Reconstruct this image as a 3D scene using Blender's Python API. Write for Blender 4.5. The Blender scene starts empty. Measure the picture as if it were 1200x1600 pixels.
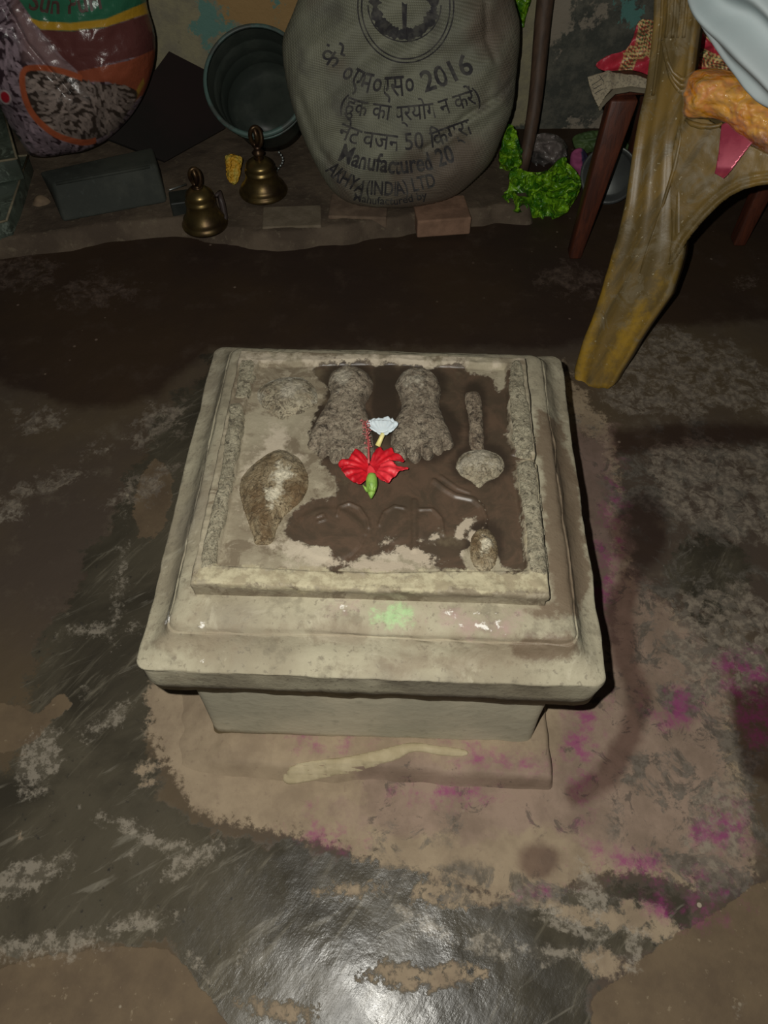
import bpy, math, random
import numpy as np
from mathutils import Vector, Matrix
random.seed(7)
RNG = np.random.default_rng(11)
SC = bpy.context.scene
COL = SC.collection

# ------------------------------------------------------------------ camera, light, exposure
FPX = 1160.0                                   # focal length in pixels of a 1200 x 1600 frame
PITCH = math.atan(1635 / FPX)                  # how far the lens looks down
CAM_H = 1.0
cd = bpy.data.cameras.new('camera'); cam = bpy.data.objects.new('camera', cd); COL.objects.link(cam)
cam.location = (0, 0, CAM_H); cam.rotation_euler = (math.pi / 2 - PITCH, 0, 0)
cd.sensor_fit = 'VERTICAL'; cd.sensor_height = 36; cd.lens = 36 * FPX / 1600; cd.clip_start = 0.02
SC.camera = cam
w = bpy.data.worlds.new('room_gloom'); SC.world = w; w.use_nodes = True
w.node_tree.nodes['Background'].inputs[0].default_value = (0.75, 0.88, 1.0, 1)
w.node_tree.nodes['Background'].inputs[1].default_value = 0.010
ld = bpy.data.lights.new('camera_flash', 'POINT'); ld.energy = 31; ld.color = (1.0, 0.975, 0.90); ld.shadow_soft_size = 0.004
lo = bpy.data.objects.new('camera_flash', ld); COL.objects.link(lo); lo.location = (-0.034, 0.020, 1.014)
SC.view_settings.view_transform = 'Standard'; SC.view_settings.look = 'None'
SC.view_settings.gamma = 1; SC.view_settings.use_curve_mapping = False; SC.view_settings.exposure = 0.0

# ------------------------------------------------------------------ measuring helpers
cP, sP = math.cos(PITCH), math.sin(PITCH)
FW = np.array([0, cP, -sP]); UP = np.array([0, sP, cP]); RT = np.array([1., 0, 0]); EYE = np.array([0, 0, CAM_H])
def ray(x, y):
    x = np.asarray(x, float); y = np.asarray(y, float)
    return FW + ((x - 600) / FPX)[..., None] * RT + (-(y - 800) / FPX)[..., None] * UP
def on_z(x, y, z):
    d = ray(x, y); return EYE + ((z - CAM_H) / d[..., 2])[..., None] * d
def on_plane(x, y, O, n):
    d = ray(x, y); t = ((np.asarray(O) - EYE) @ n) / (d @ n); return EYE + t[..., None] * d
def on_y(x, y, Y): return on_plane(x, y, (0, Y, 0), np.array([0, 1., 0]))
def to_px(P):
    q = np.asarray(P, float) - EYE; t = q @ FW
    return np.stack([600 + FPX * (q @ RT) / t, 800 - FPX * (q @ UP) / t], -1)

_LAT = RNG.random((256, 256))
def vnoise(x, y):
    xi = np.floor(x).astype(int); yi = np.floor(y).astype(int); fx = x - xi; fy = y - yi
    fx = fx * fx * (3 - 2 * fx); fy = fy * fy * (3 - 2 * fy)
    g = lambda a, b: _LAT[a & 255, b & 255]
    return (g(xi, yi) * (1 - fx) + g(xi + 1, yi) * fx) * (1 - fy) + (g(xi, yi + 1) * (1 - fx) + g(xi + 1, yi + 1) * fx) * fy
def fbm(x, y, s=1.0, o=4):
    r = 0; a = .5; t = 0
    for k in range(o):
        r = r + a * vnoise(x * s + 17.3 * k, y * s + 5.1 * k); t += a; a *= .5; s *= 2.03
    return r / t - .5

def sdf_poly(px, py, poly, near=False):        # positive inside
    P = np.asarray(poly, float); n = len(P)
    best = np.full(px.shape, 1e9); ins = np.zeros(px.shape, bool); nx = np.zeros(px.shape); ny = np.zeros(px.shape)
    for i in range(n):
        a = P[i]; b = P[(i + 1) % n]; e = b - a
        t = np.clip(((px - a[0]) * e[0] + (py - a[1]) * e[1]) / (e @ e + 1e-12), 0, 1)
        qx = a[0] + t * e[0]; qy = a[1] + t * e[1]; d = np.hypot(px - qx, py - qy)
        m = d < best; best = np.where(m, d, best); nx = np.where(m, qx, nx); ny = np.where(m, qy, ny)
        c = ((a[1] > py) != (b[1] > py)) & (px < (b[0] - a[0]) * (py - a[1]) / (b[1] - a[1] + 1e-12) + a[0])
        ins ^= c
    s = np.where(ins, best, -best)
    return (s, nx, ny) if near else s
def sdf_line(px, py, pts, wd):
    P = np.asarray(pts, float); best = np.full(px.shape, 1e9)
    for i in range(len(P) - 1):
        a = P[i]; e = P[i + 1] - a
        t = np.clip(((px - a[0]) * e[0] + (py - a[1]) * e[1]) / (e @ e + 1e-12), 0, 1)
        best = np.minimum(best, np.hypot(px - a[0] - t * e[0], py - a[1] - t * e[1]))
    return wd - best
def sdf_ell(px, py, cx, cy, rx, ry, rot=0):
    c, s = math.cos(rot), math.sin(rot); u = (px - cx) * c + (py - cy) * s; v = -(px - cx) * s + (py - cy) * c
    k = np.hypot(u / rx, v / ry); return (1 - k) * min(rx, ry)
def field(px, py, shapes):
    r = np.full(px.shape, -60.)
    for s in shapes:
        if isinstance(s[0], str) and s[0] == 'L': d = sdf_line(px, py, s[1], s[2])
        elif isinstance(s[0], str): d = sdf_ell(px, py, *s[1:])
        else: d = sdf_poly(px, py, s)
        r = np.maximum(r, d)
    return np.clip(r, -60, 60)
def smooth_poly(pts, k=6):
    P = np.asarray(pts, float); n = len(P); out = []
    for i in range(n):
        p0, p1, p2, p3 = P[i - 1], P[i], P[(i + 1) % n], P[(i + 2) % n]
        for j in range(k):
            t = j / k
            out.append(.5 * ((2 * p1) + (p2 - p0) * t + (2 * p0 - 5 * p1 + 4 * p2 - p3) * t * t + (-p0 + 3 * p1 - 3 * p2 + p3) * t ** 3))
    return np.array(out)

# ------------------------------------------------------------------ object helpers
def mesh(name, V, F, mat=None, parent=None, smooth=True, masks=None, colors=None):
    me = bpy.data.meshes.new(name); me.from_pydata(np.asarray(V, float).tolist(), [], [list(map(int, f)) for f in F]); me.update()
    if smooth: me.polygons.foreach_set('use_smooth', [True] * len(me.polygons))
    if mat: me.materials.append(mat)
    o = bpy.data.objects.new(name, me); COL.objects.link(o)
    if parent: o.parent = parent
    if masks is not None:
        p = to_px(np.asarray(V, float))
        for k, sh in masks.items():
            a = me.attributes.new(k, 'FLOAT', 'POINT'); a.data.foreach_set('value', (field(p[:, 0], p[:, 1], sh) / 20).astype(np.float32))
    if colors is not None:
        a = me.attributes.new('tint', 'FLOAT_COLOR', 'POINT')
        c = np.ones((len(V), 4), np.float32); c[:, :3] = colors; a.data.foreach_set('color', c.ravel())
    return o
def thing(name, label, cat, loc=(0, 0, 0), group=None):
    o = bpy.data.objects.new(name, None); COL.objects.link(o); o.location = loc; o.empty_display_size = .05
    return tag(o, label, cat, group)
def tag(o, label, cat, group=None, kind=None):
    o['label'] = label; o['category'] = cat
    if group: o['group'] = group
    if kind: o['kind'] = kind
    return o
def structure(o): o['kind'] = 'structure'; return o
def rel(V, loc): return np.asarray(V, float) - np.asarray(loc, float)
def shift(o, loc):                              # moves a mesh's origin to loc without moving its shape
    n = len(o.data.vertices); c = np.empty(n * 3); o.data.vertices.foreach_get('co', c)
    c = c.reshape(-1, 3) - np.asarray(loc); o.data.vertices.foreach_set('co', c.ravel()); o.location = loc; o.data.update(); return o
def into(o, root):                              # parents a world-space mesh to a root Empty keeping its place
    n = len(o.data.vertices); c = np.empty(n * 3); o.data.vertices.foreach_get('co', c)
    c = c.reshape(-1, 3) - np.asarray(root.location); o.data.vertices.foreach_set('co', c.ravel()); o.data.update(); o.parent = root; return o
def bevel(o, wd=.003, seg=2):
    m = o.modifiers.new('bevel', 'BEVEL'); m.width = wd; m.segments = seg; m.limit_method = 'ANGLE'; return o
def grid_faces(nu, nv, wrap=False):
    F = []
    for i in range(nu - 1):
        for j in range(nv if wrap else nv - 1):
            a = i * nv + j; b = i * nv + (j + 1) % nv; F.append((a, b, b + nv, a + nv))
    return F
def lathe(prof, n=40):
    V = [(r * math.cos(2 * math.pi * k / n), r * math.sin(2 * math.pi * k / n), z) for r, z in prof for k in range(n)]
    return np.array(V), grid_faces(len(prof), n, True)
def tube(path, rad, n=10, caps=True):
    P = np.asarray(path, float); m = len(P); rad = np.broadcast_to(rad, (m,)); V = []
    T = np.gradient(P, axis=0); T /= np.linalg.norm(T, axis=1)[:, None] + 1e-12
    a = np.array([0, 0, 1.]) if abs(T[0][2]) < .9 else np.array([1., 0, 0]); u = np.cross(T[0], a); u /= np.linalg.norm(u)
    for i in range(m):
        u = u - T[i] * (u @ T[i]); u /= np.linalg.norm(u); v = np.cross(T[i], u)
        for k in range(n):
            t = 2 * math.pi * k / n; V.append(P[i] + rad[i] * (math.cos(t) * u + math.sin(t) * v))
    F = grid_faces(m, n, True)
    if caps: F += [tuple(range(n))[::-1], tuple((m - 1) * n + k for k in range(n))]
    return np.array(V), F
def hull_box(q):                                # 8 corners: bottom 0-3, top 4-7 (both counter-clockwise)
    return np.array(q, float), [(3, 2, 1, 0), (4, 5, 6, 7), (0, 1, 5, 4), (1, 2, 6, 5), (2, 3, 7, 6), (3, 0, 4, 7)]
def box(c, s, rz=0):
    c = np.array(c, float); s = np.array(s, float) / 2; R = np.array([[math.cos(rz), -math.sin(rz), 0], [math.sin(rz), math.cos(rz), 0], [0, 0, 1]])
    q = [(-1, -1, -1), (1, -1, -1), (1, 1, -1), (-1, 1, -1), (-1, -1, 1), (1, -1, 1), (1, 1, 1), (-1, 1, 1)]
    return hull_box([c + R @ (np.array(k) * s) for k in q])
def join(parts):
    V = []; F = []; n = 0
    for v, f in parts:
        V.append(np.asarray(v)); F += [tuple(i + n for i in x) for x in f]; n += len(v)
    return np.concatenate(V), F
def puff(outline, place, depth, res=3.0, back=lambda s, x, y: 0 * s - .004):
    """closed solid over an outline: front at place(x,y)+n*depth, back at place(x,y)+n*back"""
    O = np.asarray(outline, float); x0, y0 = O.min(0) - res; x1, y1 = O.max(0) + res
    xs = np.arange(x0, x1 + res, res); ys = np.arange(y0, y1 + res, res); X, Y = np.meshgrid(xs, ys, indexing='ij')
    s, nx, ny = sdf_poly(X, Y, O, True)
    ok = s > 0; cell = (ok[:-1, :-1].astype(int) + ok[1:, :-1] + ok[:-1, 1:] + ok[1:, 1:]) >= 2
    X = np.where(ok, X, nx); Y = np.where(ok, Y, ny); s = np.maximum(s, 0)
    nv = X.shape[1]; idx = -np.ones(X.shape, int); F = []
    ii, jj = np.nonzero(cell); used = np.zeros(X.shape, bool)
    for a, b in ((0, 0), (1, 0), (0, 1), (1, 1)): used[ii + a, jj + b] = True
    idx[used] = np.arange(used.sum()); px = X[used]; py = Y[used]; sd = s[used]; n = len(px)
    Pf = place(px, py, depth(sd, px, py)); Pb = place(px, py, back(sd, px, py))
    from collections import Counter
    ed = {}
    for i, j in zip(ii, jj):
        q = (idx[i, j], idx[i, j + 1], idx[i + 1, j + 1], idx[i + 1, j])      # faces the viewer
        F.append(q); F.append((q[3] + n, q[2] + n, q[1] + n, q[0] + n))
        for k in range(4):
            a, b = q[k], q[(k + 1) % 4]
            if (b, a) in ed: del ed[(b, a)]
            else: ed[(a, b)] = 1
    for a, b in ed: F.append((b, a, a + n, b + n))
    return np.concatenate([Pf, Pb]), F, n
def placer(O, nrm):
    nrm = np.asarray(nrm, float); nrm = nrm / np.linalg.norm(nrm)
    return lambda x, y, d: on_plane(x, y, O, nrm) + np.asarray(d)[..., None] * nrm

# ------------------------------------------------------------------ material helpers
class Mat:
    def __init__(s, name, rough=.6, metal=0, spec=.5):
        s.m = bpy.data.materials.new(name); s.m.use_nodes = True; s.t = s.m.node_tree; s.N = s.t.nodes; s.b = s.N['Principled BSDF']
        s.b.inputs['Roughness'].default_value = rough; s.b.inputs['Metallic'].default_value = metal; s.b.inputs['Specular IOR Level'].default_value = spec
        s.co = s.N.new('ShaderNodeTexCoord').outputs['Object']
    def put(s, sock, v):
        if hasattr(v, 'links'): s.t.links.new(v, sock)
        elif isinstance(v, (tuple, list)) and len(v) == 3 and sock.type == 'RGBA': sock.default_value = (*v, 1)
        else: sock.default_value = v
    def scaled(s, sc, rot=(0, 0, 0)):
        n = s.N.new('ShaderNodeMapping'); n.vector_type = 'TEXTURE'; n.inputs['Scale'].default_value = tuple(1 / k for k in sc); n.inputs['Rotation'].default_value = rot; s.put(n.inputs[0], s.co); return n.outputs[0]
    def noise(s, scale, detail=4, rough=.55, dist=0, vec=None):
        n = s.N.new('ShaderNodeTexNoise'); n.inputs['Scale'].default_value = scale; n.inputs['Detail'].default_value = detail
        n.inputs['Roughness'].default_value = rough; n.inputs['Distortion'].default_value = dist; s.put(n.inputs['Vector'], vec if vec is not None else s.co); return n.outputs['Fac']
    def voro(s, scale, feat='F1', vec=None, out='Distance'):
        n = s.N.new('ShaderNodeTexVoronoi'); n.feature = feat; n.inputs['Scale'].default_value = scale; s.put(n.inputs['Vector'], vec if vec is not None else s.co); return n.outputs[out]
    def wave(s, scale, dist=2, vec=None, prof='SIN', dir='X', dscale=2):
        n = s.N.new('ShaderNodeTexWave'); n.wave_profile = prof; n.bands_direction = dir; n.inputs['Scale'].default_value = scale; n.inputs['Distortion'].default_value = dist
        n.inputs['Detail Scale'].default_value = dscale; s.put(n.inputs['Vector'], vec if vec is not None else s.co); return n.outputs['Fac']
    def math(s, op, a, b=0, clamp=False):
        n = s.N.new('ShaderNodeMath'); n.operation = op; n.use_clamp = clamp; s.put(n.inputs[0], a); s.put(n.inputs[1], b); return n.outputs[0]
    def step(s, v, lo, hi):
        n = s.N.new('ShaderNodeMapRange'); n.interpolation_type = 'SMOOTHSTEP'; s.put(n.inputs[0], v); n.inputs[1].default_value = lo; n.inputs[2].default_value = hi; return n.outputs[0]
    def mix(s, f, a, b):
        n = s.N.new('ShaderNodeMix'); n.data_type = 'RGBA'; s.put(n.inputs[0], f); s.put(n.inputs[6], a); s.put(n.inputs[7], b); return n.outputs[2]
    def mul(s, a, b):
        n = s.N.new('ShaderNodeMix'); n.data_type = 'RGBA'; n.blend_type = 'MULTIPLY'; n.inputs[0].default_value = 1; s.put(n.inputs[6], a); s.put(n.inputs[7], b); return n.outputs[2]
    def lerp(s, f, a, b):
        n = s.N.new('ShaderNodeMix'); n.data_type = 'FLOAT'; s.put(n.inputs[0], f); s.put(n.inputs[2], a); s.put(n.inputs[3], b); return n.outputs[0]
    def attr(s, name, out='Fac'):
        n = s.N.new('ShaderNodeAttribute'); n.attribute_name = name; return n.outputs[out]
    def mask(s, name, amp=.5, soft=.1, scale=20, detail=6, rough=.6, dist=0, vec=None):
        v = s.math('ADD', s.attr(name), s.math('MULTIPLY', s.math('SUBTRACT', s.noise(scale, detail, rough, dist or .3, vec), .5), 4.5 * amp))
        v = s.math('ADD', v, s.math('MULTIPLY', s.math('SUBTRACT', s.noise(scale * 4.5, 6, .7), .5), 2.2 * amp)); return s.step(v, -soft, soft)
    def color(s, v): s.put(s.b.inputs['Base Color'], v); return s
    def rough(s, v): s.put(s.b.inputs['Roughness'], v); return s
    def bump(s, h, st=.5, dist=.002):
        n = s.N.new('ShaderNodeBump'); n.inputs['Strength'].default_value = st; n.inputs['Distance'].default_value = dist; s.put(n.inputs['Height'], h)
        old = s.b.inputs['Normal'].links
        if old: s.t.links.new(old[0].from_socket, n.inputs['Normal'])
        s.t.links.new(n.outputs[0], s.b.inputs['Normal']); return s
def plain(name, c, rough=.6, c2=None, scale=30, metal=0, bump=0, spec=.5, lo=.35, hi=.65):
    M = Mat(name, rough, metal, spec); nz = M.noise(scale, 5)
    M.color(M.mix(M.step(nz, lo, hi), c, c2 if c2 else tuple(k * .7 for k in c)))
    if bump: M.bump(M.noise(scale * 2, 5), bump)
    return M.m
# ================================================================== THE SETTING
FLOORMASK = {
 'k_tan': [[(225,1085),(250,1000),(960,1000),(945,690),(885,670),(880,560),(900,600),(955,668),(965,740),(985,900),(1040,940),(1120,1040),(1160,1200),(1185,1330),(1165,1390),(1100,1385),(1000,1365),(930,1372),(850,1400),(770,1405),(700,1385),(600,1350),(540,1330),(470,1310),(380,1290),(300,1270),(270,1210),(235,1160)],
           [(640,1385),(720,1380),(800,1395),(880,1400),(870,1420),(760,1415),(640,1410)], ('E',655,1525,80,20,.03), ('E',430,1575,38,13,.1), ('E',555,1390,32,9,-.1), ('E',930,1430,60,16,.1),
           ('E',1010,1440,60,22,.4), ('E',945,1505,38,18,.3),('E',225,1200,12,11),('E',232,1222,13,8),('E',28,1307,7,7)],
 'k_rough': [[(1000,860),(1120,860),(1200,900),(1200,1400),(1080,1400),(960,1340),(940,1230),(1010,1160),(985,1040)], ('E',760,1385,200,32,.05), ('E',640,1310,60,24,-.2), ('E',1090,760,140,100,0)],
 'k_pink': [[(885,668),(945,688),(955,670),(970,760),(990,900),(1050,950),(1130,1050),(1150,1200),(1185,1330),(1165,1390),(1080,1370),(960,1340),(900,1300),(640,1290),(560,1240),(560,1190),(870,1180),(900,1000)], ('E',700,1270,160,40,0)],
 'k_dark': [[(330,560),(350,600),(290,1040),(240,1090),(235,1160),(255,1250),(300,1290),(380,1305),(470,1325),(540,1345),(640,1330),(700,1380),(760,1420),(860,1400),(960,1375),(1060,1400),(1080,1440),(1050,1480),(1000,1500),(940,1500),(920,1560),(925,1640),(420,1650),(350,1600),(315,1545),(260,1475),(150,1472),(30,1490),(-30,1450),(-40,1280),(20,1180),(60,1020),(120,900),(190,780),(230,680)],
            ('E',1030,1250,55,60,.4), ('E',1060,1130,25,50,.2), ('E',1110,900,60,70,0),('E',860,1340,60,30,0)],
 'k_earth': [[(-60,1520),(100,1490),(200,1478),(262,1480),(318,1545),(352,1600),(430,1700),(-60,1700)], [(920,1640),(925,1560),(1000,1500),(1070,1450),(1130,1420),(1300,1300),(1300,1700),(930,1700)],
             [(-40,1090),(60,1110),(95,1080),(110,1100),(60,1150),(20,1175),(-40,1180)], ('E',240,780,30,60,.2)],
 'k_chalk': [[(955,570),(1000,520),(1060,515),(1130,540),(1210,580),(1260,640),(1200,650),(1130,635),(1080,655),(1010,655),(940,625)], [(1010,700),(1060,690),(1190,700),(1260,760),(1220,840),(1140,840),(1080,830),(1030,780)],
             ('E',895,440,40,20,.1), ('E',860,650,60,20,.1), ('E',150,455,50,22,-.1), ('E',30,420,50,30,0), ('E',60,660,30,18,0), ('E',60,760,80,10,-.5), ('E',250,660,40,25,-.5), ('E',230,760,45,16,-.4), ('E',1140,1010,100,90,.5),('E',1120,1290,50,70,.3)],
 'k_white': [('E',170,1125,34,11,-.6), ('E',150,985,34,7,-.1), ('E',40,1370,60,24,-.4), ('E',70,1480,90,18,-.1), ('E',185,925,5,40,.1), ('E',990,1480,15,33,.15), ('E',925,1400,20,48,-.4), ('E',880,1440,45,14,.5), ('E',780,1490,40,9,.2), ('E',850,1487,50,8,.1), ('E',660,1440,40,10,.6), ('E',760,1470,25,12,.6), ('E',215,1440,40,14,-.2),
             ('E',60,1190,30,50,.4), ('E',240,1310,70,8,.35), ('E',300,1345,50,12,-.5), ('E',5,805,20,8,0),('E',1160,1570,4,9,.2),('E',310,1508,5,12,-.5),('E',375,1488,6,10,0),('E',1165,443,12,6,0),('E',205,1337,4,4,0),('E',132,1080,3,3,0)],
 'k_pow': [('E',700,1242,50,16,0),('E',905,1180,16,60,-.1),('E',955,830,12,50,.1),('E',945,900,10,40,.1),('E',1175,1060,50,40,.4),('E',1190,1120,40,40,0),('E',1050,1100,40,30,0),('E',1130,1300,40,45,.3),('E',490,1286,4,10,0),('E',722,1160,9,5,0),('E',724,1180,8,5,0),('E',846,1394,12,6,0),('E',1128,1398,14,7,0),('E',920,1110,20,50,0),('E',1010,1360,90,18,.3),('E',500,1160,26,8,0),('E',790,1190,50,8,.1),('E',1060,1420,50,16,.3),('E',520,1310,30,10,.2)],
 'k_wet_dark': [('L',[(985,900),(967,960),(975,1030),(1000,1090),(985,1150),(945,1215),(900,1240)],20), [(1140,1080),(1300,1040),(1300,1260),(1160,1210)], [(955,672),(1060,660),(1250,665),(1250,690),(1060,700),(962,708)], ('E',1000,830,45,60,.2), ('E',840,1345,32,26,0),  # wet streak and patches, plus a darker band across the floor by the chair
           [(-100,180),(1300,180),(1300,500),(1020,510),(960,520),(880,545),(330,545),(250,620),(120,640),(-100,560)]],
}
X0, X1, Y0, Y1 = -1.5, 1.6, -0.3, 2.02
gx = np.arange(X0, X1, .0052); gy = np.arange(Y0, Y1, .0052); GX, GY = np.meshgrid(gx, gy, indexing='ij')
GZ = fbm(GX, GY, 3.1, 3) * .006 + fbm(GX, GY, 22, 4) * .0022 - .001
V = np.stack([GX, GY, GZ], -1).reshape(-1, 3); nu, nv = GX.shape
I = (np.arange(nu - 1)[:, None] * nv + np.arange(nv - 1)[None]).ravel(); F = np.stack([I, I + nv, I + nv + 1, I + 1], -1)

M = Mat('worn_cement_floor', .6)
n1 = M.noise(2.2, 5); n2 = M.noise(14, 8, .65); n3 = M.noise(90, 6, .65); n4 = M.noise(5, 6, .6, .6)
diag = M.scaled((60, 7, 10), (0, 0, -.62)); scratch = M.noise(1.0, 6, .7, .4, diag)
diag2 = M.scaled((70, 8, 10), (0, 0, -1.05)); scratch2 = M.noise(1.0, 5, .65, .4, diag2)
base = M.mix(M.step(n1, .38, .62), (.085, .062, .046), (.115, .083, .048))
base = M.mix(M.step(n2, .52, .75), base, (.15, .12, .085))
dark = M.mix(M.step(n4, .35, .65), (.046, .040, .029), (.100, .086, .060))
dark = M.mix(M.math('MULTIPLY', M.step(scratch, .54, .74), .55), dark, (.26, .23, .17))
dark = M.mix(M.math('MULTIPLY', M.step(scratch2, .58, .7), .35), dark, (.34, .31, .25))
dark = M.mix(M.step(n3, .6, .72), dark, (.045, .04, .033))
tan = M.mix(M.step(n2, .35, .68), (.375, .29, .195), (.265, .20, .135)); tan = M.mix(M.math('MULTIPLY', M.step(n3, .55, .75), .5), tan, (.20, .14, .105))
pink = M.mix(M.step(n2, .35, .65), (.31, .21, .175), (.21, .145, .115))
earth = M.mix(M.step(n2, .35, .7), (.175, .125, .075), (.125, .088, .055)); earth = M.mix(M.step(n3, .62, .7), earth, (.26, .20, .13))
chalk = M.mix(M.step(n3, .4, .6), (.31, .26, .20), (.17, .14, .11))
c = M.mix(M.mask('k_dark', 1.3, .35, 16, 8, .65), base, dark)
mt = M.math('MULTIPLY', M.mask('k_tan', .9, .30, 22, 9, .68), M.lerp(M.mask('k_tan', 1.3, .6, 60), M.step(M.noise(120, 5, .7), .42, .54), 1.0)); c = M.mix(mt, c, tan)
c = M.mix(M.math('MULTIPLY', M.mask('k_pink', 1.2, .6, 12, 6), .6), c, pink)
crack = M.step(M.noise(30, 9, .72, .8), .56, .62)
c = M.mix(M.math('MULTIPLY', M.math('MULTIPLY', M.mask('k_rough', 1.0, .6, 14), M.step(M.noise(17, 9, .75, .6), .48, .56)), .8), c, M.mix(M.step(n3, .4, .6), (.085, .075, .06), (.16, .14, .115)))
pz = M.math('MULTIPLY', M.math('MULTIPLY', M.mask('k_pink', .6, .3), crack), .7); c = M.mix(pz, c, (.10, .08, .065))
me_ = M.mask('k_earth', .35, .07, 26, 7); c = M.mix(me_, c, earth)
mc = M.math('MULTIPLY', M.mask('k_chalk', 1.4, .3, 20, 9, .75), M.step(M.noise(40, 8, .75, .5), .40, .56)); c = M.mix(M.math('MULTIPLY', mc, .85), c, chalk)
mw = M.mask('k_white', .75, .3, 45, 8, .7); mw = M.math('MULTIPLY', mw, M.lerp(M.step(M.noise(70, 7, .75), .44, .55), .10, .60)); c = M.mix(mw, c, (.40, .35, .28))
# small light flecks all over
fl = M.voro(26); c = M.mix(M.math('MULTIPLY', M.step(M.math('MULTIPLY', fl, -1), -.085, -.06), M.step(M.noise(9, 2), .5, .62)), c, (.42, .36, .27))
pw = M.math('MULTIPLY', M.mask('k_pow', 1.0, .9, 30, 7, .7), M.step(M.noise(35, 7, .7), .42, .62)); c = M.mix(M.math('MULTIPLY', pw, .72), c, (.30, .035, .17))
mwet_dark = M.mask('k_wet_dark', .35, .5, 9, 6); c = M.mul(c, M.mix(mwet_dark, (1, 1, 1), (.50, .42, .42)))
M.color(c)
gl = M.math('MULTIPLY', M.mask('k_dark', .8, .3, 16, 6), M.math('SUBTRACT', 1, M.math('MAXIMUM', mt, me_)))
r = M.lerp(gl, .78, M.lerp(M.step(n2, .35, .65), .19, .33)); M.rough(M.lerp(M.math('MULTIPLY', mwet_dark, .6), r, .5))
h = M.math('ADD', M.math('MULTIPLY', n2, .7), M.math('MULTIPLY', n3, .35)); h = M.math('ADD', h, M.math('MULTIPLY', mt, .35)); h = M.math('ADD', h, M.math('MULTIPLY', me_, .4)); h = M.math('ADD', h, M.math('MULTIPLY', scratch, .3))
M.bump(h, .45, .0025); M.b.inputs['Specular IOR Level'].default_value = .30
FLOOR_MAT = M.m
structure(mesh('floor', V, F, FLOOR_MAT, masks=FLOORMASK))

# back wall: peeling limewash over dark plaster
WALLY = 1.93
wx = np.arange(-1.5, 1.9, .012); wz = np.arange(-.02, 1.5, .012); WX, WZ = np.meshgrid(wx, wz, indexing='ij')
WY = WALLY - fbm(WX, WZ, 3, 3) * .02 - fbm(WX, WZ, 18, 4) * .007
Vw = np.stack([WX, WY, WZ], -1).reshape(-1, 3); nu, nv = WX.shape
I = (np.arange(nu - 1)[:, None] * nv + np.arange(nv - 1)[None]).ravel(); Fw = np.stack([I, I + nv, I + nv + 1, I + 1], -1)
n = len(Vw); Vb = Vw + [0, .08, 0]
M = Mat('peeling_wall_paint', .85)
n1 = M.noise(6, 7, .65); n2 = M.noise(22, 8, .7); n3 = M.noise(3, 4)
c = M.mix(M.step(n2, .35, .65), (.40, .36, .22), (.30, .27, .19))
c = M.mix(M.mask('w_ochre', .8, .2, 14), c, (.46, .29, .12)); c = M.mix(M.mask('w_teal', .8, .15, 24), c, (.16, .32, .27))
c = M.mix(M.mask('w_dark', .9, .25, 12, 8, .7), c, M.mix(M.step(n2, .4, .62), (.085, .09, .075), (.17, .165, .13)))
c = M.mix(M.mask('w_pale', .9, .2, 18), c, (.36, .31, .24)); c = M.mix(M.math('MULTIPLY', M.mask('w_chips', .8, .1, 40), .9), c, (.13, .33, .29))
c = M.mix(M.step(n1, .60, .66), c, (.10, .085, .06)); M.color(c); M.bump(n2, .8, .006)
structure(mesh('wall_back', Vw, Fw, M.m, masks={
 'w_ochre': [[(340,-20),(480,-20),(480,50),(345,45)], ('E',430,10,60,30)], 'w_teal': [('E',322,35,16,30,.2),('E',432,15,5,30),('E',340,50,14,8)],
 'w_dark': [[(850,60),(880,20),(900,-60),(1500,-100),(1500,400),(830,400),(835,150)], [(560,200),(830,200),(830,400),(400,400),(250,300),(250,260)]],
 'w_pale': [('E',905,205,50,14,-.4),('E',940,20,12,8),('E',925,35,9,6),('E',870,20,25,50,.3)], 'w_chips': [('E',985,12,14,28,.1),('E',975,5,10,10)]}))

# ledge of mud and brick at the foot of the wall, left part
lx = np.arange(-1.2, .40, .006); ly = np.arange(1.36, 1.99, .006); LX, LY = np.meshgrid(lx, ly, indexing='ij')
edge = 1.435 + .02 * np.sin(LX * 9) + fbm(LX, LY, 9, 3) * .05 + np.clip(LX + .25, 0, 1) * .10 - np.clip(-.55 - LX, 0, 1) * .12
rise = np.clip((LY - edge) / .02, 0, 1); rise = rise * rise * (3 - 2 * rise); endr = np.clip((.335 + fbm(LX, LY, 12, 3) * .05 - LX) / .02, 0, 1)
LZ = -.012 + (.050 + fbm(LX, LY, 14, 4) * .010) * rise * endr + fbm(LX, LY, 60, 3) * .002
V = np.stack([LX, LY, LZ], -1).reshape(-1, 3)
M = Mat('mud_ledge_clay', .9); n1 = M.noise(9, 6, .6); n2 = M.noise(50, 6, .65)
c = M.mix(M.step(n1, .38, .6), (.155, .115, .078), (.095, .068, .046)); c = M.mix(M.step(n2, .55, .7), c, (.19, .15, .10)); M.color(c); M.bump(n2, .7, .004)
structure(mesh('trim_ledge', V, grid_faces(len(lx), len(ly))[:], M.m))
for f in bpy.data.objects['trim_ledge'].data.polygons: f.flip()

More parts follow.
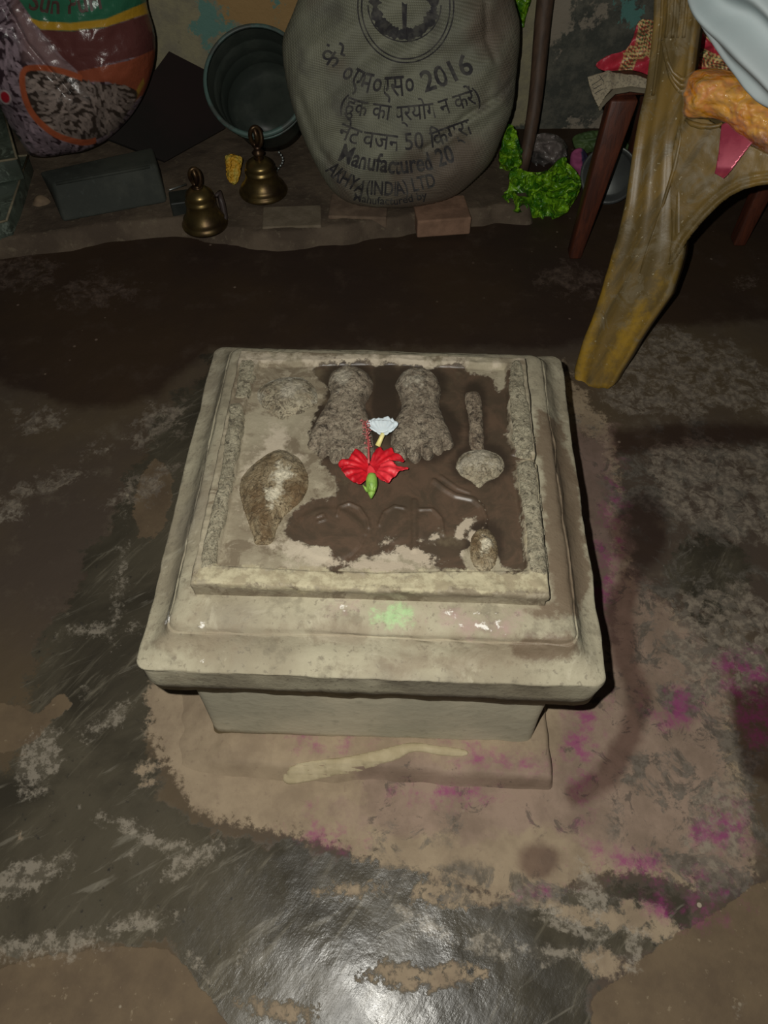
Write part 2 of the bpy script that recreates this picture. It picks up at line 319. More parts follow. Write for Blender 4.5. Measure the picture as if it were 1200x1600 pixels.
# ================================================================== THE PEDESTAL
PC = np.array([-.0087, .541]); PA = math.radians(-2.2); PR = np.array([[math.cos(PA), -math.sin(PA)], [math.sin(PA), math.cos(PA)]])
def ped(x, y, z):                                  # pedestal's own axes -> world
    q = np.stack([np.asarray(x, float), np.asarray(y, float)], -1) @ PR.T + PC
    return np.concatenate([q, np.broadcast_to(np.asarray(z, float), q.shape[:-1])[..., None]], -1)
def unped(P): return (np.asarray(P)[..., :2] - PC) @ PR
ZT = .345                                         # rim of the raised panel
pedestal = thing('carved_pedestal', 'square grey cement pedestal carved with two footprints, conch and lotus, wet in the middle', 'pedestal', (*PC, 0))
STONEMASK = {
 's_wet': [[(840,640),(865,660),(885,700),(905,760),(915,840),(925,905),(905,940),(868,960),(858,925),(848,760),(835,680)], ('E',860,690,24,30,.6), ('E',850,1010,60,18,0),('E',870,955,40,14,0)],
 's_stain': [('E',720,1000,90,16,.05),('E',520,990,120,12,0),('E',300,1000,60,22,.1),('E',640,1035,60,8,0),('E',775,1020,60,24,0),('E',345,760,8,160,.2)],
 's_green': [('E',612,960,22,14,0)], 's_pink': [('E',535,950,14,8,0),('E',700,965,14,8,0),('E',760,975,40,10,0)],
 's_white': [('E',262,968,3,4,0),('E',315,978,4,4,0),('E',700,962,4,5,0),('E',745,962,6,5,0),('E',756,975,7,4,0),('E',720,972,4,3,0),('E',535,950,4,3,0),('E',770,966,4,3,0),('E',318,1030,3,3,0),('E',780,984,5,3,0)],
}
def stone_mat(name, c1, c2, wet=True):
    M = Mat(name, .8); n1 = M.noise(9, 6, .6); n2 = M.noise(45, 7, .65); n3 = M.noise(160, 5, .6)
    c = M.mix(M.step(n1, .36, .64), c1, c2); c = M.mix(M.math('MULTIPLY', M.step(n2, .50, .66), .55), c, tuple(k * .62 for k in c2)); c = M.mix(M.math('MULTIPLY', M.step(n3, .58, .66), .6), c, (.17, .145, .105)); n4 = M.noise(19, 8, .7, .7); c = M.mix(M.math('MULTIPLY', M.step(n4, .54, .64), .55), c, (.46, .42, .31)); c = M.mix(M.math('MULTIPLY', M.step(M.noise(5, 6, .6), .50, .60), .35), c, (.235, .205, .16))
    if wet:
        c = M.mix(M.math('MULTIPLY', M.mask('s_stain', 1.2, .9, 20), .5), c, (.23, .175, .115))
        c = M.mix(M.math('MULTIPLY', M.mask('s_pink', .9, .8, 40), .4), c, (.45, .26, .28))
        c = M.mix(M.math('MULTIPLY', M.mask('s_green', .9, .6, 50), .6), c, (.38, .68, .30))
        mw = M.mask('s_wet', .6, .3, 25); c = M.mix(M.math('MULTIPLY', mw, .85), c, (.15, .105, .068)); M.rough(M.lerp(mw, .82, .55))
        c = M.mix(M.mask('s_white', .35, .1, 90), c, (.75, .72, .66))
    M.color(c); M.bump(n2, .5, .0025); M.bump(n3, .5, .001); return M.m
STONE = stone_mat('weathered_cement_stone', (.385, .350, .248), (.275, .238, .165))
def square_loft(prof, nside=90, rc=.010, amp=.0022, seed=0):
    """square rings of (half size, z); wavy, chipped like hand-laid cement"""
    ring = []
    for k in range(4):
        for i in range(nside):
            t = -1 + 2 * i / nside; ring.append([(t, -1), (1, t), (-t, 1), (-1, -t)][k])
    ring = np.array(ring); V = []
    for h, z in prof:
        q = ring * h; r = min(rc, h * .5); ins = h - r                       # round the corners
        e = np.clip(np.abs(q) - ins, 0, None); L = np.hypot(e[:, 0], e[:, 1]); s = np.where((e.min(1) > 0), r / np.maximum(L, 1e-9), 1)
        q = np.sign(q) * np.where((e.min(1) > 0)[:, None], ins + e * s[:, None], np.abs(q))
        dn = fbm(q[:, 0] * 1 + seed + z * 9, q[:, 1] + z * 7, 26, 4) * amp * 2.4; q = q * (1 + dn / h)[:, None]
        zz = z + fbm(q[:, 0] + 3.3, q[:, 1] + z * 3 + seed, 14, 4) * amp * 1.5
        V.append(ped(q[:, 0], q[:, 1], zz))
    V = np.concatenate(V); m = len(ring)
    F = [tuple(reversed(f)) for f in grid_faces(len(prof), m, True)]
    F += [tuple(range(m))[::1], tuple((len(prof) - 1) * m + i for i in range(m))[::-1]]
    return V, F
# low mortar step, thick at its right and front right, running out into the floor on the left
sx = np.arange(-.34, .30, .004); sy = np.arange(-.345, .30, .004); SX, SY = np.meshgrid(sx, sy, indexing='ij')
q = ped(SX, SY, 0); wxn = fbm(SX, SY, 18, 4)
right = np.clip((.241 + wxn * .008 - SX) / .007, 0, 1); frt = np.clip((SY + .270 - wxn * .012) / (.012 + .02 * np.clip(.2 - SX, 0, 1)), 0, 1); lft = np.clip((SX + .285 + wxn * .05) / .10, 0, 1); bck = np.clip((.26 - SY) / .03, 0, 1)
SZ = -.008 + (.026 + .010 * np.clip((SX + .2) / .4, 0, 1) + wxn * .004) * right * frt * lft * bck
V = ped(SX, SY, SZ).reshape(-1, 3); F = [tuple(reversed(f)) for f in grid_faces(len(sx), len(sy))]
into(mesh('base_step', V, F, FLOOR_MAT, masks=FLOORMASK), pedestal)
# neck
M = Mat('grey_green_plaster', .8); n1 = M.noise(7, 5); n2 = M.noise(60, 6); band = M.wave(3, 4, M.scaled((1, 1, 9)), dir='Z')
c = M.mix(M.step(n1, .38, .62), (.62, .565, .42), (.47, .44, .33)); c = M.mix(M.math('MULTIPLY', M.step(n2, .55, .7), .4), c, (.32, .30, .22)); M.color(c); M.bump(n2, .5, .002)
V, F = square_loft([(.216, .005), (.2135, .03), (.2125, .10), (.212, .18), (.212, .230)], rc=.012, amp=.002, seed=2)
into(mesh('neck', V, F, M.m), pedestal)
# lower tier with a cyma moulding
prof = [(.202, .225), (.226, .2245), (.2335, .226), (.2392, .2285), (.2402, .250), (.2412, .279), (.2416, .2835), (.2412, .2850), (.2395, .2858), (.2345, .2868), (.2300, .2885), (.2245, .2915), (.2195, .2960), (.2155, .3015), (.2125, .3070), (.2105, .3105), (.2100, .3112), (.2090, .3106), (.2080, .3116), (.2070, .3148), (.2055, .3168), (.2030, .3182), (.195, .3200), (.18, .3205), (.150, .3205)]
V, F = square_loft(prof, nside=150, rc=.013, amp=.0024, seed=5); V = V + [.0035, 0, 0]
into(mesh('slab_tier', V, F, STONE, masks=STONEMASK), pedestal)

# raised panel, recessed inside its rim; everything on it is traced at rim height
def P2L(pts, z=ZT): p = np.asarray(pts, float); return unped(on_z(p[:, 0], p[:, 1], z))
INNER = P2L([(405,566),(600,562),(790,570),(796,660),(802,712),(804,724),(812,780),(818,826),(823,889),(720,890),(600,893),(480,889),(335,881),(352,800),(368,735),(380,640),(392,600)])
GAPR = [P2L([(795,703),(846,712),(848,724),(797,721)])]
RINGS = [('E',545,600,44,38,0),('E',655,600,44,38,0),('E',533,675,60,50,0),('E',662,675,60,50,0),('E',751,724,47,34,0),('L',[(741,612),(746,690)],17),('E',757,854,31,42,0),('L',[(602,585),(600,640)],22)]
CORES = [('E',800,1600,2,2,0)]
WETP = {'p_wet': [smooth_poly([(505,572),(700,572),(730,582),(760,590),(772,604),(785,605),(796,580),(800,700),(850,712),(850,724),(806,722),(815,800),(822,888),(790,890),(770,862),(745,835),(722,860),(733,888),(700,893),(672,880),(640,862),(600,868),(560,872),(540,890),(515,886),(518,862),(480,852),(455,842),(448,815),(470,792),(520,770),(526,748),(503,722),(482,700),(480,680),(500,640),(512,610)], 3)],
        'p_dryspot': [('E',730,818,13,9,-.6),('E',718,832,7,10,0),('E',740,838,10,10,0),('E',607,846,10,4,-.5),('E',674,842,12,4,-.5),('E',668,848,8,3,.2),('E',590,882,70,7,.02),('E',650,868,30,9,.4)],
        'p_ring': RINGS, 'p_core': CORES, 'p_pale': [('E',480,862,38,16,.1),('E',600,868,60,9,-.1),('E',420,740,30,60,.3),('E',500,560,200,4,0),('E',700,568,60,3,0)],
        'p_rim': [('L',[(318,900),(600,908),(850,908)],14), ('L',[(833,730),(840,820),(846,900)],14)]}
def panel_colour(M):
    n1 = M.noise(12, 7, .65); n2 = M.noise(60, 7, .7); n3 = M.noise(28, 8, .7, .8)
    c = M.mix(M.step(n1, .35, .65), (.325, .285, .200), (.205, .168, .112)); c = M.mix(M.step(n3, .50, .60), c, (.165, .13, .085)); c = M.mix(M.math('MULTIPLY', M.step(n2, .52, .62), .6), c, (.38, .33, .24))
    c = M.mix(M.math('MULTIPLY', M.mask('p_pale', 1, .4, 30), .7), c, (.50, .43, .33)); c = M.mix(M.math('MULTIPLY', M.mask('p_rim', .7, .2, 40), .7), c, M.mix(M.step(n2, .4, .6), (.52, .47, .31), (.30, .25, .155)))
    wet = M.mask('p_wet', .55, .12, 24, 7); dry = M.mask('p_dryspot', .4, .12, 50); wet = M.math('MULTIPLY', wet, M.math('SUBTRACT', 1, dry))
    wc = M.mix(M.step(n3, .38, .62), (.100, .064, .042), (.066, .047, .031)); wc = M.mix(M.step(n1, .54, .66), wc, (.12, .092, .058)); wc = M.mix(M.math('MULTIPLY', M.math('SUBTRACT', M.mask('p_ring', .15, .35, 60), M.mask('p_core', .1, .3, 60)), .8), wc, (.028, .020, .014)); c = M.mix(dry, c, (.40, .335, .25))
    return M.mix(wet, c, wc), wet, n1, n2
M = Mat('wet_and_dry_carved_stone', .8); c, wet, n1, n2 = panel_colour(M); M.color(c); M.rough(M.lerp(wet, .85, .42))
M.bump(M.math('MULTIPLY', n2, M.lerp(wet, 1, .25)), .7, .002); PANEL = M.m
HX, HY = .181, .1705
g = np.linspace(-1, 1, 231); PX, PY = np.meshgrid(g * HX, g * HY, indexing='ij')
sin_ = sdf_poly(PX, PY, INNER); RIMB = fbm(PX, PY, 60, 4)
t = np.clip(.5 - (sin_ + RIMB * .003) / .004, 0, 1); t = t * t * (3 - 2 * t)
for gp in GAPR: t = t * (1 - np.clip(sdf_poly(PX, PY, gp) / .002 + .5, 0, 1))
PZ = ZT - .0075 + fbm(PX, PY, 15, 3) * .001 + t * (.0072 + RIMB * .0035 + fbm(PX, PY, 140, 3) * .0018)
# faint worn relief under the water: scrolls and a rod
PXW = to_px(ped(PX, PY, ZT))
for shp, hh in ((('E',515,828,60,44,.1), .0012), (('E',615,815,26,32,.1), .0010), (('E',674,815,24,30,.1), .0010)):
    s = field(PXW[..., 0], PXW[..., 1], [shp]); PZ = PZ + np.clip(s / 6, 0, 1) * hh
for ln, wd, hh in (([(526,800),(530,786),(545,780),(562,788),(574,806),(576,818)], 3, .0022), ([(592,815),(600,795),(616,785),(632,788)], 3, .002), ([(648,778),(648,852)], 7, .0022), ([(656,790),(676,790),(690,805),(694,830)], 3, .002),
                   ([(570,832),(562,850),(545,866)], 3, -.0015), ([(495,802),(505,798),(508,806),(497,810)], 2.5, .0018), ([(679,745),(695,758),(712,768),(740,774),(754,786),(760,804),(757,824)], 5, .0026), ([(690,738),(715,756),(735,764)], 3, .0016)):
    s = sdf_line(PXW[..., 0], PXW[..., 1], ln, wd); PZ = PZ + np.clip(s / wd * 1.5, 0, 1) * hh
V = [ped(PX, PY, PZ).reshape(-1, 3)]; n = 231; F = [tuple(reversed(f)) for f in grid_faces(n, n)]
ringi = [i * n for i in range(n)] + [(n - 1) * n + j for j in range(1, n)] + [i * n + n - 1 for i in range(n - 2, -1, -1)] + [j for j in range(n - 2, 0, -1)]
rl = V[0][ringi]; base_n = n * n; m = len(ringi); loc = unped(rl)
for k, (ex, dz) in enumerate(((.0015, -.004), (.0012, -.012), (-.0005, -.016), (.0005, -.028), (.0005, -.032))):
    nz = fbm(loc[:, 0] + k, loc[:, 1], 40, 3); lp = loc * (1 + (ex + nz * .003) / .18)[:, None] if k < 3 else loc * (1 + (ex + nz * .001) / .18)[:, None]
    V.append(ped(lp[:, 0], lp[:, 1], np.where(k < 2, rl[:, 2] + dz * .7, ZT + dz)))
prev = ringi
for k in range(5):
    cur = [base_n + k * m + i for i in range(m)]
    for i in range(m): j = (i + 1) % m; F.append((prev[i], cur[i], cur[j], prev[j]))
    prev = cur
V = np.concatenate(V)
into(mesh('raised_panel', V, F, PANEL, masks=dict(WETP)), pedestal)

def crust(name, cA, cB, cC, sc=1.0):
    M = Mat(name, .75); n1 = M.noise(40 * sc, 8, .75, 1.2); n2 = M.noise(110 * sc, 6, .7); n3 = M.noise(16 * sc, 5, .6)
    c = M.mix(M.step(n1, .40, .56), cA, cB); c = M.mix(M.step(n2, .54, .62), c, tuple(k * .45 for k in cA)); c = M.mix(M.step(n3, .55, .64), c, cC); v_ = M.math('ABSOLUTE', M.math('SUBTRACT', M.noise(75 * sc, 3, .5, 2.2), .5)); crk = M.step(M.math('MULTIPLY', v_, -1), -.028, -.004); c = M.mix(M.math('MULTIPLY', crk, .7), c, tuple(k * .4 for k in cA)); v2 = M.math('ABSOLUTE', M.math('SUBTRACT', M.noise(60 * sc, 4, .6, 2.6), .53)); pale_vein = M.step(M.math('MULTIPLY', v2, -1), -.022, -.003); c = M.mix(M.math('MULTIPLY', pale_vein, .55), c, tuple(min(.6, k * 1.5) for k in cB)); M.bump(M.math('SUBTRACT', pale_vein, crk), .8, .0012)  # thin pale mineral lines and dark cracks run through the crust
    if not name.startswith('stained') and 'rod' not in name: c = M.mix(M.math('MULTIPLY', M.mask('p_cream', .9, .5, 60), .75), c, (.50, .45, .35))
    if name.startswith('stained'): c = M.mix(M.mask('p_cream', .6, .3, 60), c, (.62, .56, .42)); c = M.mix(M.math('MULTIPLY', M.mask('p_brown', .7, .5, 50), .8), c, (.13, .075, .03))
    M.color(c); M.bump(n1, 1, .004); M.bump(n2, 1, .002); return M.m
CR_FOOT = crust('crusted_footprint_stone', (.16, .122, .085), (.33, .275, .20), (.21, .165, .115))
CR_SHELL = crust('stained_conch_stone', (.19, .135, .07), (.30, .235, .14), (.36, .30, .20), .8)
CR_PALE = crust('pale_crusted_stone', (.25, .20, .13), (.38, .33, .23), (.55, .51, .41), .9)
CR_STRIP = crust('pitted_border_stone', (.29, .25, .17), (.42, .375, .265), (.33, .29, .20), 1.1)
CR_ROD = crust('damp_rod_stone', (.13, .09, .06), (.30, .24, .17), (.17, .12, .08))
def relief(name, shapes, hfun, mat, res=.0011, base=ZT - .0075, rough=.0012, sm=3):
    sh = [s if isinstance(s[0], str) else smooth_poly(s, sm) for s in shapes]
    allp = np.concatenate([np.asarray(s) if not isinstance(s[0], str) else (np.array(s[1]) if s[0] == 'L' else np.array([[s[1] - s[3], s[2] - s[4]], [s[1] + s[3], s[2] + s[4]]])) for s in sh])
    pad = 8; bb = P2L([(allp[:, 0].min() - pad, allp[:, 1].min() - pad), (allp[:, 0].max() + pad, allp[:, 1].min() - pad), (allp[:, 0].max() + pad, allp[:, 1].max() + pad), (allp[:, 0].min() - pad, allp[:, 1].max() + pad)])
    xs = np.arange(bb[:, 0].min(), bb[:, 0].max(), res); ys = np.arange(bb[:, 1].min(), bb[:, 1].max(), res); X, Y = np.meshgrid(xs, ys, indexing='ij')
    p = to_px(ped(X, Y, ZT)); s = field(p[..., 0], p[..., 1], sh) + fbm(X, Y, 90, 3) * 3
    Z = base + np.where(s > 0, hfun(s, p[..., 0], p[..., 1]) + (fbm(X, Y, 160, 4) * 2 * rough) * np.clip(s / 3, 0, 1), -.003 + 0 * s)
    keep = (s[:-1, :-1] > -1.5) | (s[1:, 1:] > -1.5) | (s[1:, :-1] > -1.5) | (s[:-1, 1:] > -1.5)
    nvv = len(ys); ii, jj = np.nonzero(keep); a = ii * nvv + jj; F = np.stack([a, a + nvv, a + nvv + 1, a + 1], -1)
    u, inv = np.unique(F, return_inverse=True); V = ped(X, Y, Z).reshape(-1, 3)[u]
    return into(mesh(name, V, inv.reshape(-1, 4), mat, masks={'p_cream': [smooth_poly([(428,738),(445,728),(458,740),(446,752),(440,765),(436,780),(424,790),(416,778),(424,760)], 3), ('E',757,852,5,6,0), ('E',534,590,9,11,0), ('E',640,588,13,8,.7), ('E',455,606,14,13,0), ('E',750,716,22,12,0)], 'p_brown': [('E',455,764,16,16,0), ('E',405,790,14,22,0), ('E',412,825,10,18,0), ('L',[(476,740),(474,770),(452,796)],4), ('E',740,840,5,14,0)]}), pedestal)
dome = lambda h, wd: (lambda s, x, y: h * (1 - np.exp(-s / wd)))
def foot_h(toes, gaps, ball):
    def f(s, x, y):
        h = .0125 * (1 - np.exp(-s / 5)) + .004 * np.exp(-((x - ball[0]) ** 2 + (y - ball[1]) ** 2) / 500)
        for g_ in gaps: h = h - .0075 * np.exp(-(np.clip(-sdf_line(x, y, g_, 0), 0, None) / 1.9) ** 2)
        h = h * (1 - .32 * np.clip((y - (ball[1] + 62)) / 50, 0, 1))
        for tx, ty, r_ in toes: h = h + .0034 * np.exp(-((x - tx) ** 2 + (y - ty) ** 2) / (r_ * r_))
        return np.maximum(h, .001)
    return f
tl = [(571,705,11),(549,710,10),(524,707,10),(503,699,9),(488,690,8)]
relief('foot_carving', [[(512,595),(518,577),(543,568),(570,575),(584,593),(578,612),(571,628),(577,650),(583,680),(582,706),(560,712),(520,708),(490,695),(482,680),(492,654),(508,627),(516,610)]] + [('E', a, b, r_, r_ * 1.15, 0) for a, b, r_ in tl],
       foot_h(tl, [[(561,702),(561,726)], [(537,702),(536,724)], [(513,699),(511,720)], [(498,691),(494,708)]], (547, 593)), CR_FOOT, rough=.0018)
tr = [(624,702,13),(649,706,10),(669,703,9),(686,696,8),(700,687,8)]
relief('foot_carving', [[(618,595),(628,578),(653,570),(678,579),(689,602),(687,625),(695,650),(709,682),(705,694),(680,702),(640,708),(615,706),(611,685),(616,655),(628,632),(624,612)]] + [('E', a, b, r_, r_ * 1.15, 0) for a, b, r_ in tr],
       foot_h(tr, [[(637,701),(637,722)], [(659,700),(660,718)], [(677,697),(680,714)], [(692,689),(697,706)]], (653, 595)), CR_FOOT, rough=.0018)
relief('conch_carving', [[(372,759),(381,733),(408,709),(435,696),(461,706),(477,727),(481,751),(472,775),(448,797),(433,818),(422,844),(398,845),(392,829),(379,791)]],
       lambda s, x, y: .004 * (1 - np.exp(-s / 2)) + np.where(s > 5, .0095 * (1 - np.exp(-(s - 5) / 9)), 0) - .004 * np.exp(-((x - 447) ** 2 + (y - 755) ** 2) / 150), CR_SHELL)
relief('lotus_carving', [[(399,610),(408,597),(429,586),(461,582),(485,591),(496,610),(493,626),(472,639),(452,644),(440,650),(427,643),(408,629)]],
       lambda s, x, y: .0035 * (1 - np.exp(-s / 2)) + np.where(s > 4, .0085 * (1 - np.exp(-(s - 4) / 8)), 0), CR_PALE)
relief('mace_rod_carving', [[(727,613),(734,606),(745,606),(752,613),(755,640),(757,694),(736,694),(733,651)]], dome(.0055, 3), CR_ROD)
relief('mace_head_carving', [[(713,722),(722,705),(740,697),(762,697),(782,706),(790,722),(781,737),(762,746),(749,756),(737,746),(722,737)]], lambda s, x, y: .003 * (1 - np.exp(-s / 2)) + np.where(s > 5, .0085 * (1 - np.exp(-(s - 5) / 5)), 0), CR_PALE)
relief('bud_carving', [('E', 757, 854, 23, 34, -.05)], lambda s, x, y: .006 * (1 - np.exp(-s / 4)) + .003 * np.exp(-((np.hypot(x - 757, (y - 852)) - 11) / 2.5) ** 2), CR_SHELL)
for k in range(7):
    t_ = k / 6; x_ = 747 + 14 * math.sin(t_ * 2.2 + .2); y_ = 778 + 42 * t_
    relief('bead_carving', [('E', x_, y_, 3.6, 3.8, 0)], dome(.0032, 2), CR_ROD, res=.0009, rough=.0003)
relief('border_block', [[(798,566),(815,562),(822,600),(833,664),(836,705),(824,711),(810,709),(802,700),(797,660),(793,600)]], dome(.0105, 2.2), CR_STRIP)
relief('border_block', [[(806,735),(812,722),(826,717),(838,722),(842,745),(848,800),(852,840),(857,895),(840,897),(825,888),(820,830),(812,780)]], dome(.0105, 2.2), CR_STRIP)
relief('border_block', [[(355,640),(362,628),(379,629),(381,650),(373,710),(360,775),(344,845),(333,884),(310,888),(322,820),(342,735)]], dome(.0095, 2.2), CR_STRIP)
relief('border_block', [[(374,560),(402,563),(394,600),(386,622),(364,622),(369,590)]], dome(.0090, 2.2), CR_STRIP)
# strip of pale plaster smeared on the step in front of the neck
def step_z(X, Y):
    l = unped(np.stack([X, Y], -1)); i = np.clip(((l[..., 0] - sx[0]) / .004).astype(int), 0, len(sx) - 1); j = np.clip(((l[..., 1] - sy[0]) / .004).astype(int), 0, len(sy) - 1); return SZ[i, j]
outl = smooth_poly([(440,1203),(470,1190),(540,1182),(590,1172),(640,1161),(680,1165),(726,1172),(727,1181),(690,1180),(648,1174),(615,1188),(560,1200),(500,1208),(448,1216)], 4)
def plc(x, y, d):
    p = on_z(x, y, .027); z = np.maximum(step_z(p[..., 0], p[..., 1]), .0); p[..., 2] = z + np.asarray(d); return p
V, F, n = puff(outl, plc, lambda s, x, y: .0028 + .0024 * np.clip(s / 5, 0, 1) + fbm(x, y, .1, 3) * .001, 2.5, lambda s, x, y: -.006 + 0 * s)
into(mesh('plaster_smear', V, F, plain('pale_sand_plaster', (.50, .42, .27), .85, (.40, .33, .2), 40, bump=.4)), pedestal)
# ================================================================== OFFERINGS ON THE PEDESTAL
def petal_patch(outline, z, seed, mat, name, parent, arch=.006, res=1.6, thick=.0006, ruff=.004, axis=(579, 735)):
    O = smooth_poly(outline, 4)
    def place(x, y, d): p = on_z(x, y, z); p[..., 2] += np.asarray(d); return p
    def dep(s, x, y):
        r = np.hypot(x - axis[0], y - axis[1]); a = np.arctan2(y - axis[1], x - axis[0])
        return arch * np.sin(np.clip(r / 50, 0, 1) * 2.4) + ruff * np.clip(r / 40, 0, 1) * (fbm(x + seed * 31, y, .13, 3) + .30 * np.sin(a * 19 + seed)) + .002
    V, F, n = puff(O, place, dep, res, lambda s, x, y: dep(s, x, y) - thick)
    return into(mesh(name, V, F, mat), parent)
M = Mat('red_hibiscus_petal', .5); n1 = M.noise(60, 4); M.color(M.mix(M.step(n1, .35, .65), (.62, .008, .018), (.40, .004, .012))); M.bump(M.noise(160, 4), .6, .001); RED = M.m
M = Mat('pink_red_hibiscus_petal', .5); n1 = M.noise(60, 4); M.color(M.mix(M.step(n1, .35, .65), (.80, .045, .06), (.55, .012, .024))); M.bump(M.noise(160, 4), .6, .001); RED2 = M.m
hb = thing('hibiscus_flower', 'red hibiscus flower with green calyx lying below the carved footprints', 'flower', tuple(on_z(580, 740, ZT)))
petal_patch([(529,730),(532,726),(545,722),(553,711),(561,709),(574,722),(576,734),(573,748),(568,757),(559,762),(546,755),(540,747),(541,736),(533,737)], ZT + .004, 1, RED, 'petal', hb)
petal_patch([(533,736),(545,732),(560,735),(575,742),(572,755),(559,761),(542,750)], ZT + .009, 2, RED, 'petal', hb, arch=.004)
petal_patch([(577,738),(579,724),(588,708),(594,706),(600,710),(612,706),(616,712),(630,720),(630,726),(614,725),(603,729),(590,741)], ZT + .007, 3, RED, 'petal', hb)
petal_patch([(587,745),(597,730),(605,725),(613,729),(620,735),(632,735),(639,738),(626,743),(616,753),(606,762),(598,761),(590,753)], ZT + .006, 4, RED2, 'petal', hb, arch=.008)
petal_patch([(574,745),(575,732),(579,728),(586,737),(588,746),(582,752)], ZT + .013, 5, RED2, 'petal', hb, arch=.002, ruff=.001)
c0 = on_z(581, 740, ZT + .017); c1 = on_z(580, 779, ZT + .006)
pth = [c0 + (c1 - c0) * t for t in np.linspace(0, 1, 12)]
V, F = tube(pth, [.0040, .0052, .0060, .0064, .0066, .0066, .0062, .0056, .0047, .0036, .0022, .0008], 12)
into(mesh('calyx', V, F, plain('green_calyx', (.25, .42, .07), .5, (.14, .28, .04), 120, bump=.4)), hb)
for sgn in (-1, 1, 0):
    a = on_z(579 + sgn * 5, 768, ZT + .012); b = on_z(577 + sgn * 10, 756 + abs(sgn) * 2, ZT + .017); V, F = tube([a, (a + b) / 2 + [0, 0, .001], b], [.0018, .0015, .0004], 6)
    into(mesh('sepal', V, F, bpy.data.materials['green_calyx']), hb)
st0 = on_z(576, 724, ZT + .010); st1 = on_z(569, 658, ZT + .016); pth = [st0 + (st1 - st0) * t + np.array([.002 * math.sin(t * 3), 0, .003 * math.sin(t * 3)]) for t in np.linspace(0, 1, 12)]
V, F = tube(pth, np.linspace(.0014, .0008, 12), 8); stm = into(mesh('stamen_column', V, F, plain('red_stamen', (.55, .10, .10), .5)), hb)
parts = []
for k in range(46):
    t_ = .30 + .7 * (k / 46); p = pth[min(11, int(t_ * 11))] + (pth[-1] - pth[0]) * (t_ * 11 % 1) / 11 * .9; a = random.uniform(0, 6.28)
    d = np.array([math.cos(a), .3 * math.sin(a), abs(math.sin(a))]) * random.uniform(.002, .0055); parts.append(tube([p, p + d * .8, p + d], [.0003, .0003, .0009], 5)); q = p + d
    parts.append(tube([q - [0, 0, .0009], q, q + [0, 0, .0009]], [.0004, .0010, .0004], 6))
into(mesh('anthers', *join(parts), plain('pink_anther', (.62, .22, .20), .6)), hb)

wf = thing('white_flower', 'small white ruffled flower with yellow tube between the two footprints', 'flower', tuple(on_z(597, 675, ZT)))
M = Mat('white_petal', .55); M.color(M.mix(M.noise(60, 3), (.74, .80, .82), (.60, .68, .72))); M.b.inputs['Subsurface Weight'].default_value = .1; WP = M.m
for k, o_ in enumerate([[(573,668),(578,661),(587,659),(590,668),(590,678),(580,675)], [(584,661),(592,658),(600,660),(603,672),(600,681),(590,680),(586,672)], [(598,659),(607,656),(612,662),(611,674),(605,682),(597,678)], [(609,664),(613,659),(617,663),(622,666),(618,674),(610,679),(605,676)], [(580,664),(594,661),(612,663),(614,672),(598,678),(584,673)]]):
    petal_patch(o_, ZT + .006 + .0022 * k, 10 + k, WP, 'petal', wf, arch=.004, ruff=.003, res=1.3, axis=(597, 680))
a = on_z(599, 677, ZT + .012); b = on_z(590, 697, ZT + .0035); V, F = tube([a, a * .6 + b * .4, b], [.0028, .0027, .0033], 10)
into(mesh('flower_tube', V, F, plain('yellow_flower_tube', (.78, .68, .22), .5, (.70, .66, .35), 50)), wf)

# ================================================================== BRASS BELLS ON THE LEDGE
M = Mat('old_brass', .34, .85); n1 = M.noise(18, 5); M.color(M.mix(M.step(n1, .38, .66), (.23, .165, .062), (.085, .055, .028))); M.rough(M.lerp(n1, .25, .5)); M.bump(M.noise(70, 4), .25, .001); BRASS = M.m
M = Mat('dark_brass', .4, .8); n1 = M.noise(22, 5); M.color(M.mix(M.step(n1, .4, .6), (.16, .10, .045), (.07, .04, .025))); DBRASS = M.m
def bell(loc, r, h, label, neck):
    t = thing('brass_bell', label, 'bell', loc, 'brass bells on the ledge'); s = r / .05
    pr = [(0, .004), (.044, 0), (.050, .001), (.051, .005), (.047, .010), (.0445, .013), (.0455, .017), (.041, .022), (.036, .030), (.033, .040), (.0315, .050), (.033, .052), (.033, .056), (.030, .059), (.029, .064), (.030, .067), (.027, .073), (.020, .079), (.013, .083), (.0, .084)]
    V, F = lathe([(a * s, b * h / .084) for a, b in pr], 48); F = [tuple(reversed(f)) for f in F]; F = [tuple(reversed(f)) for f in F]
    mesh('bell_body', V, F, BRASS, t)
    z0 = h * .97; V, F = lathe([(.0, z0), (.011 * s, z0), (.008 * s, z0 + neck * .2), (.011 * s, z0 + neck * .4), (.013 * s, z0 + neck * .5), (.009 * s, z0 + neck * .65), (.0065 * s, z0 + neck * .8), (.010 * s, z0 + neck), (0, z0 + neck * 1.02)], 24)
    mesh('bell_neck', V, F, DBRASS, t)
    zz = z0 + neck; H_ = .036 * s
    pth = [(.011 * s * math.cos(a), .003 * math.sin(a * 2), zz + H_ * .5 + H_ * .55 * math.sin(a)) for a in np.linspace(-1.3, math.pi + 1.3, 22)]
    V, F = tube(pth, .0042 * s, 10); mesh('bell_loop', V, F, DBRASS, t)
    V, F = tube([(0, 0, zz - .002), (.002 * s, 0, zz + H_ * .5), (-.001, 0, zz + H_ * .98)], [.004 * s, .0055 * s, .004 * s], 10); mesh('finial', V, F, DBRASS, t); return t
LZT = .040
bell(tuple(on_z(321, 351, LZT)), .049, .088, 'brass bell nearest the floor, left of its partner, standing at the ledge edge', .006)
bell(tuple(on_z(412, 300, LZT)), .054, .080, 'taller-necked brass bell standing in front of the grey bucket', .030)
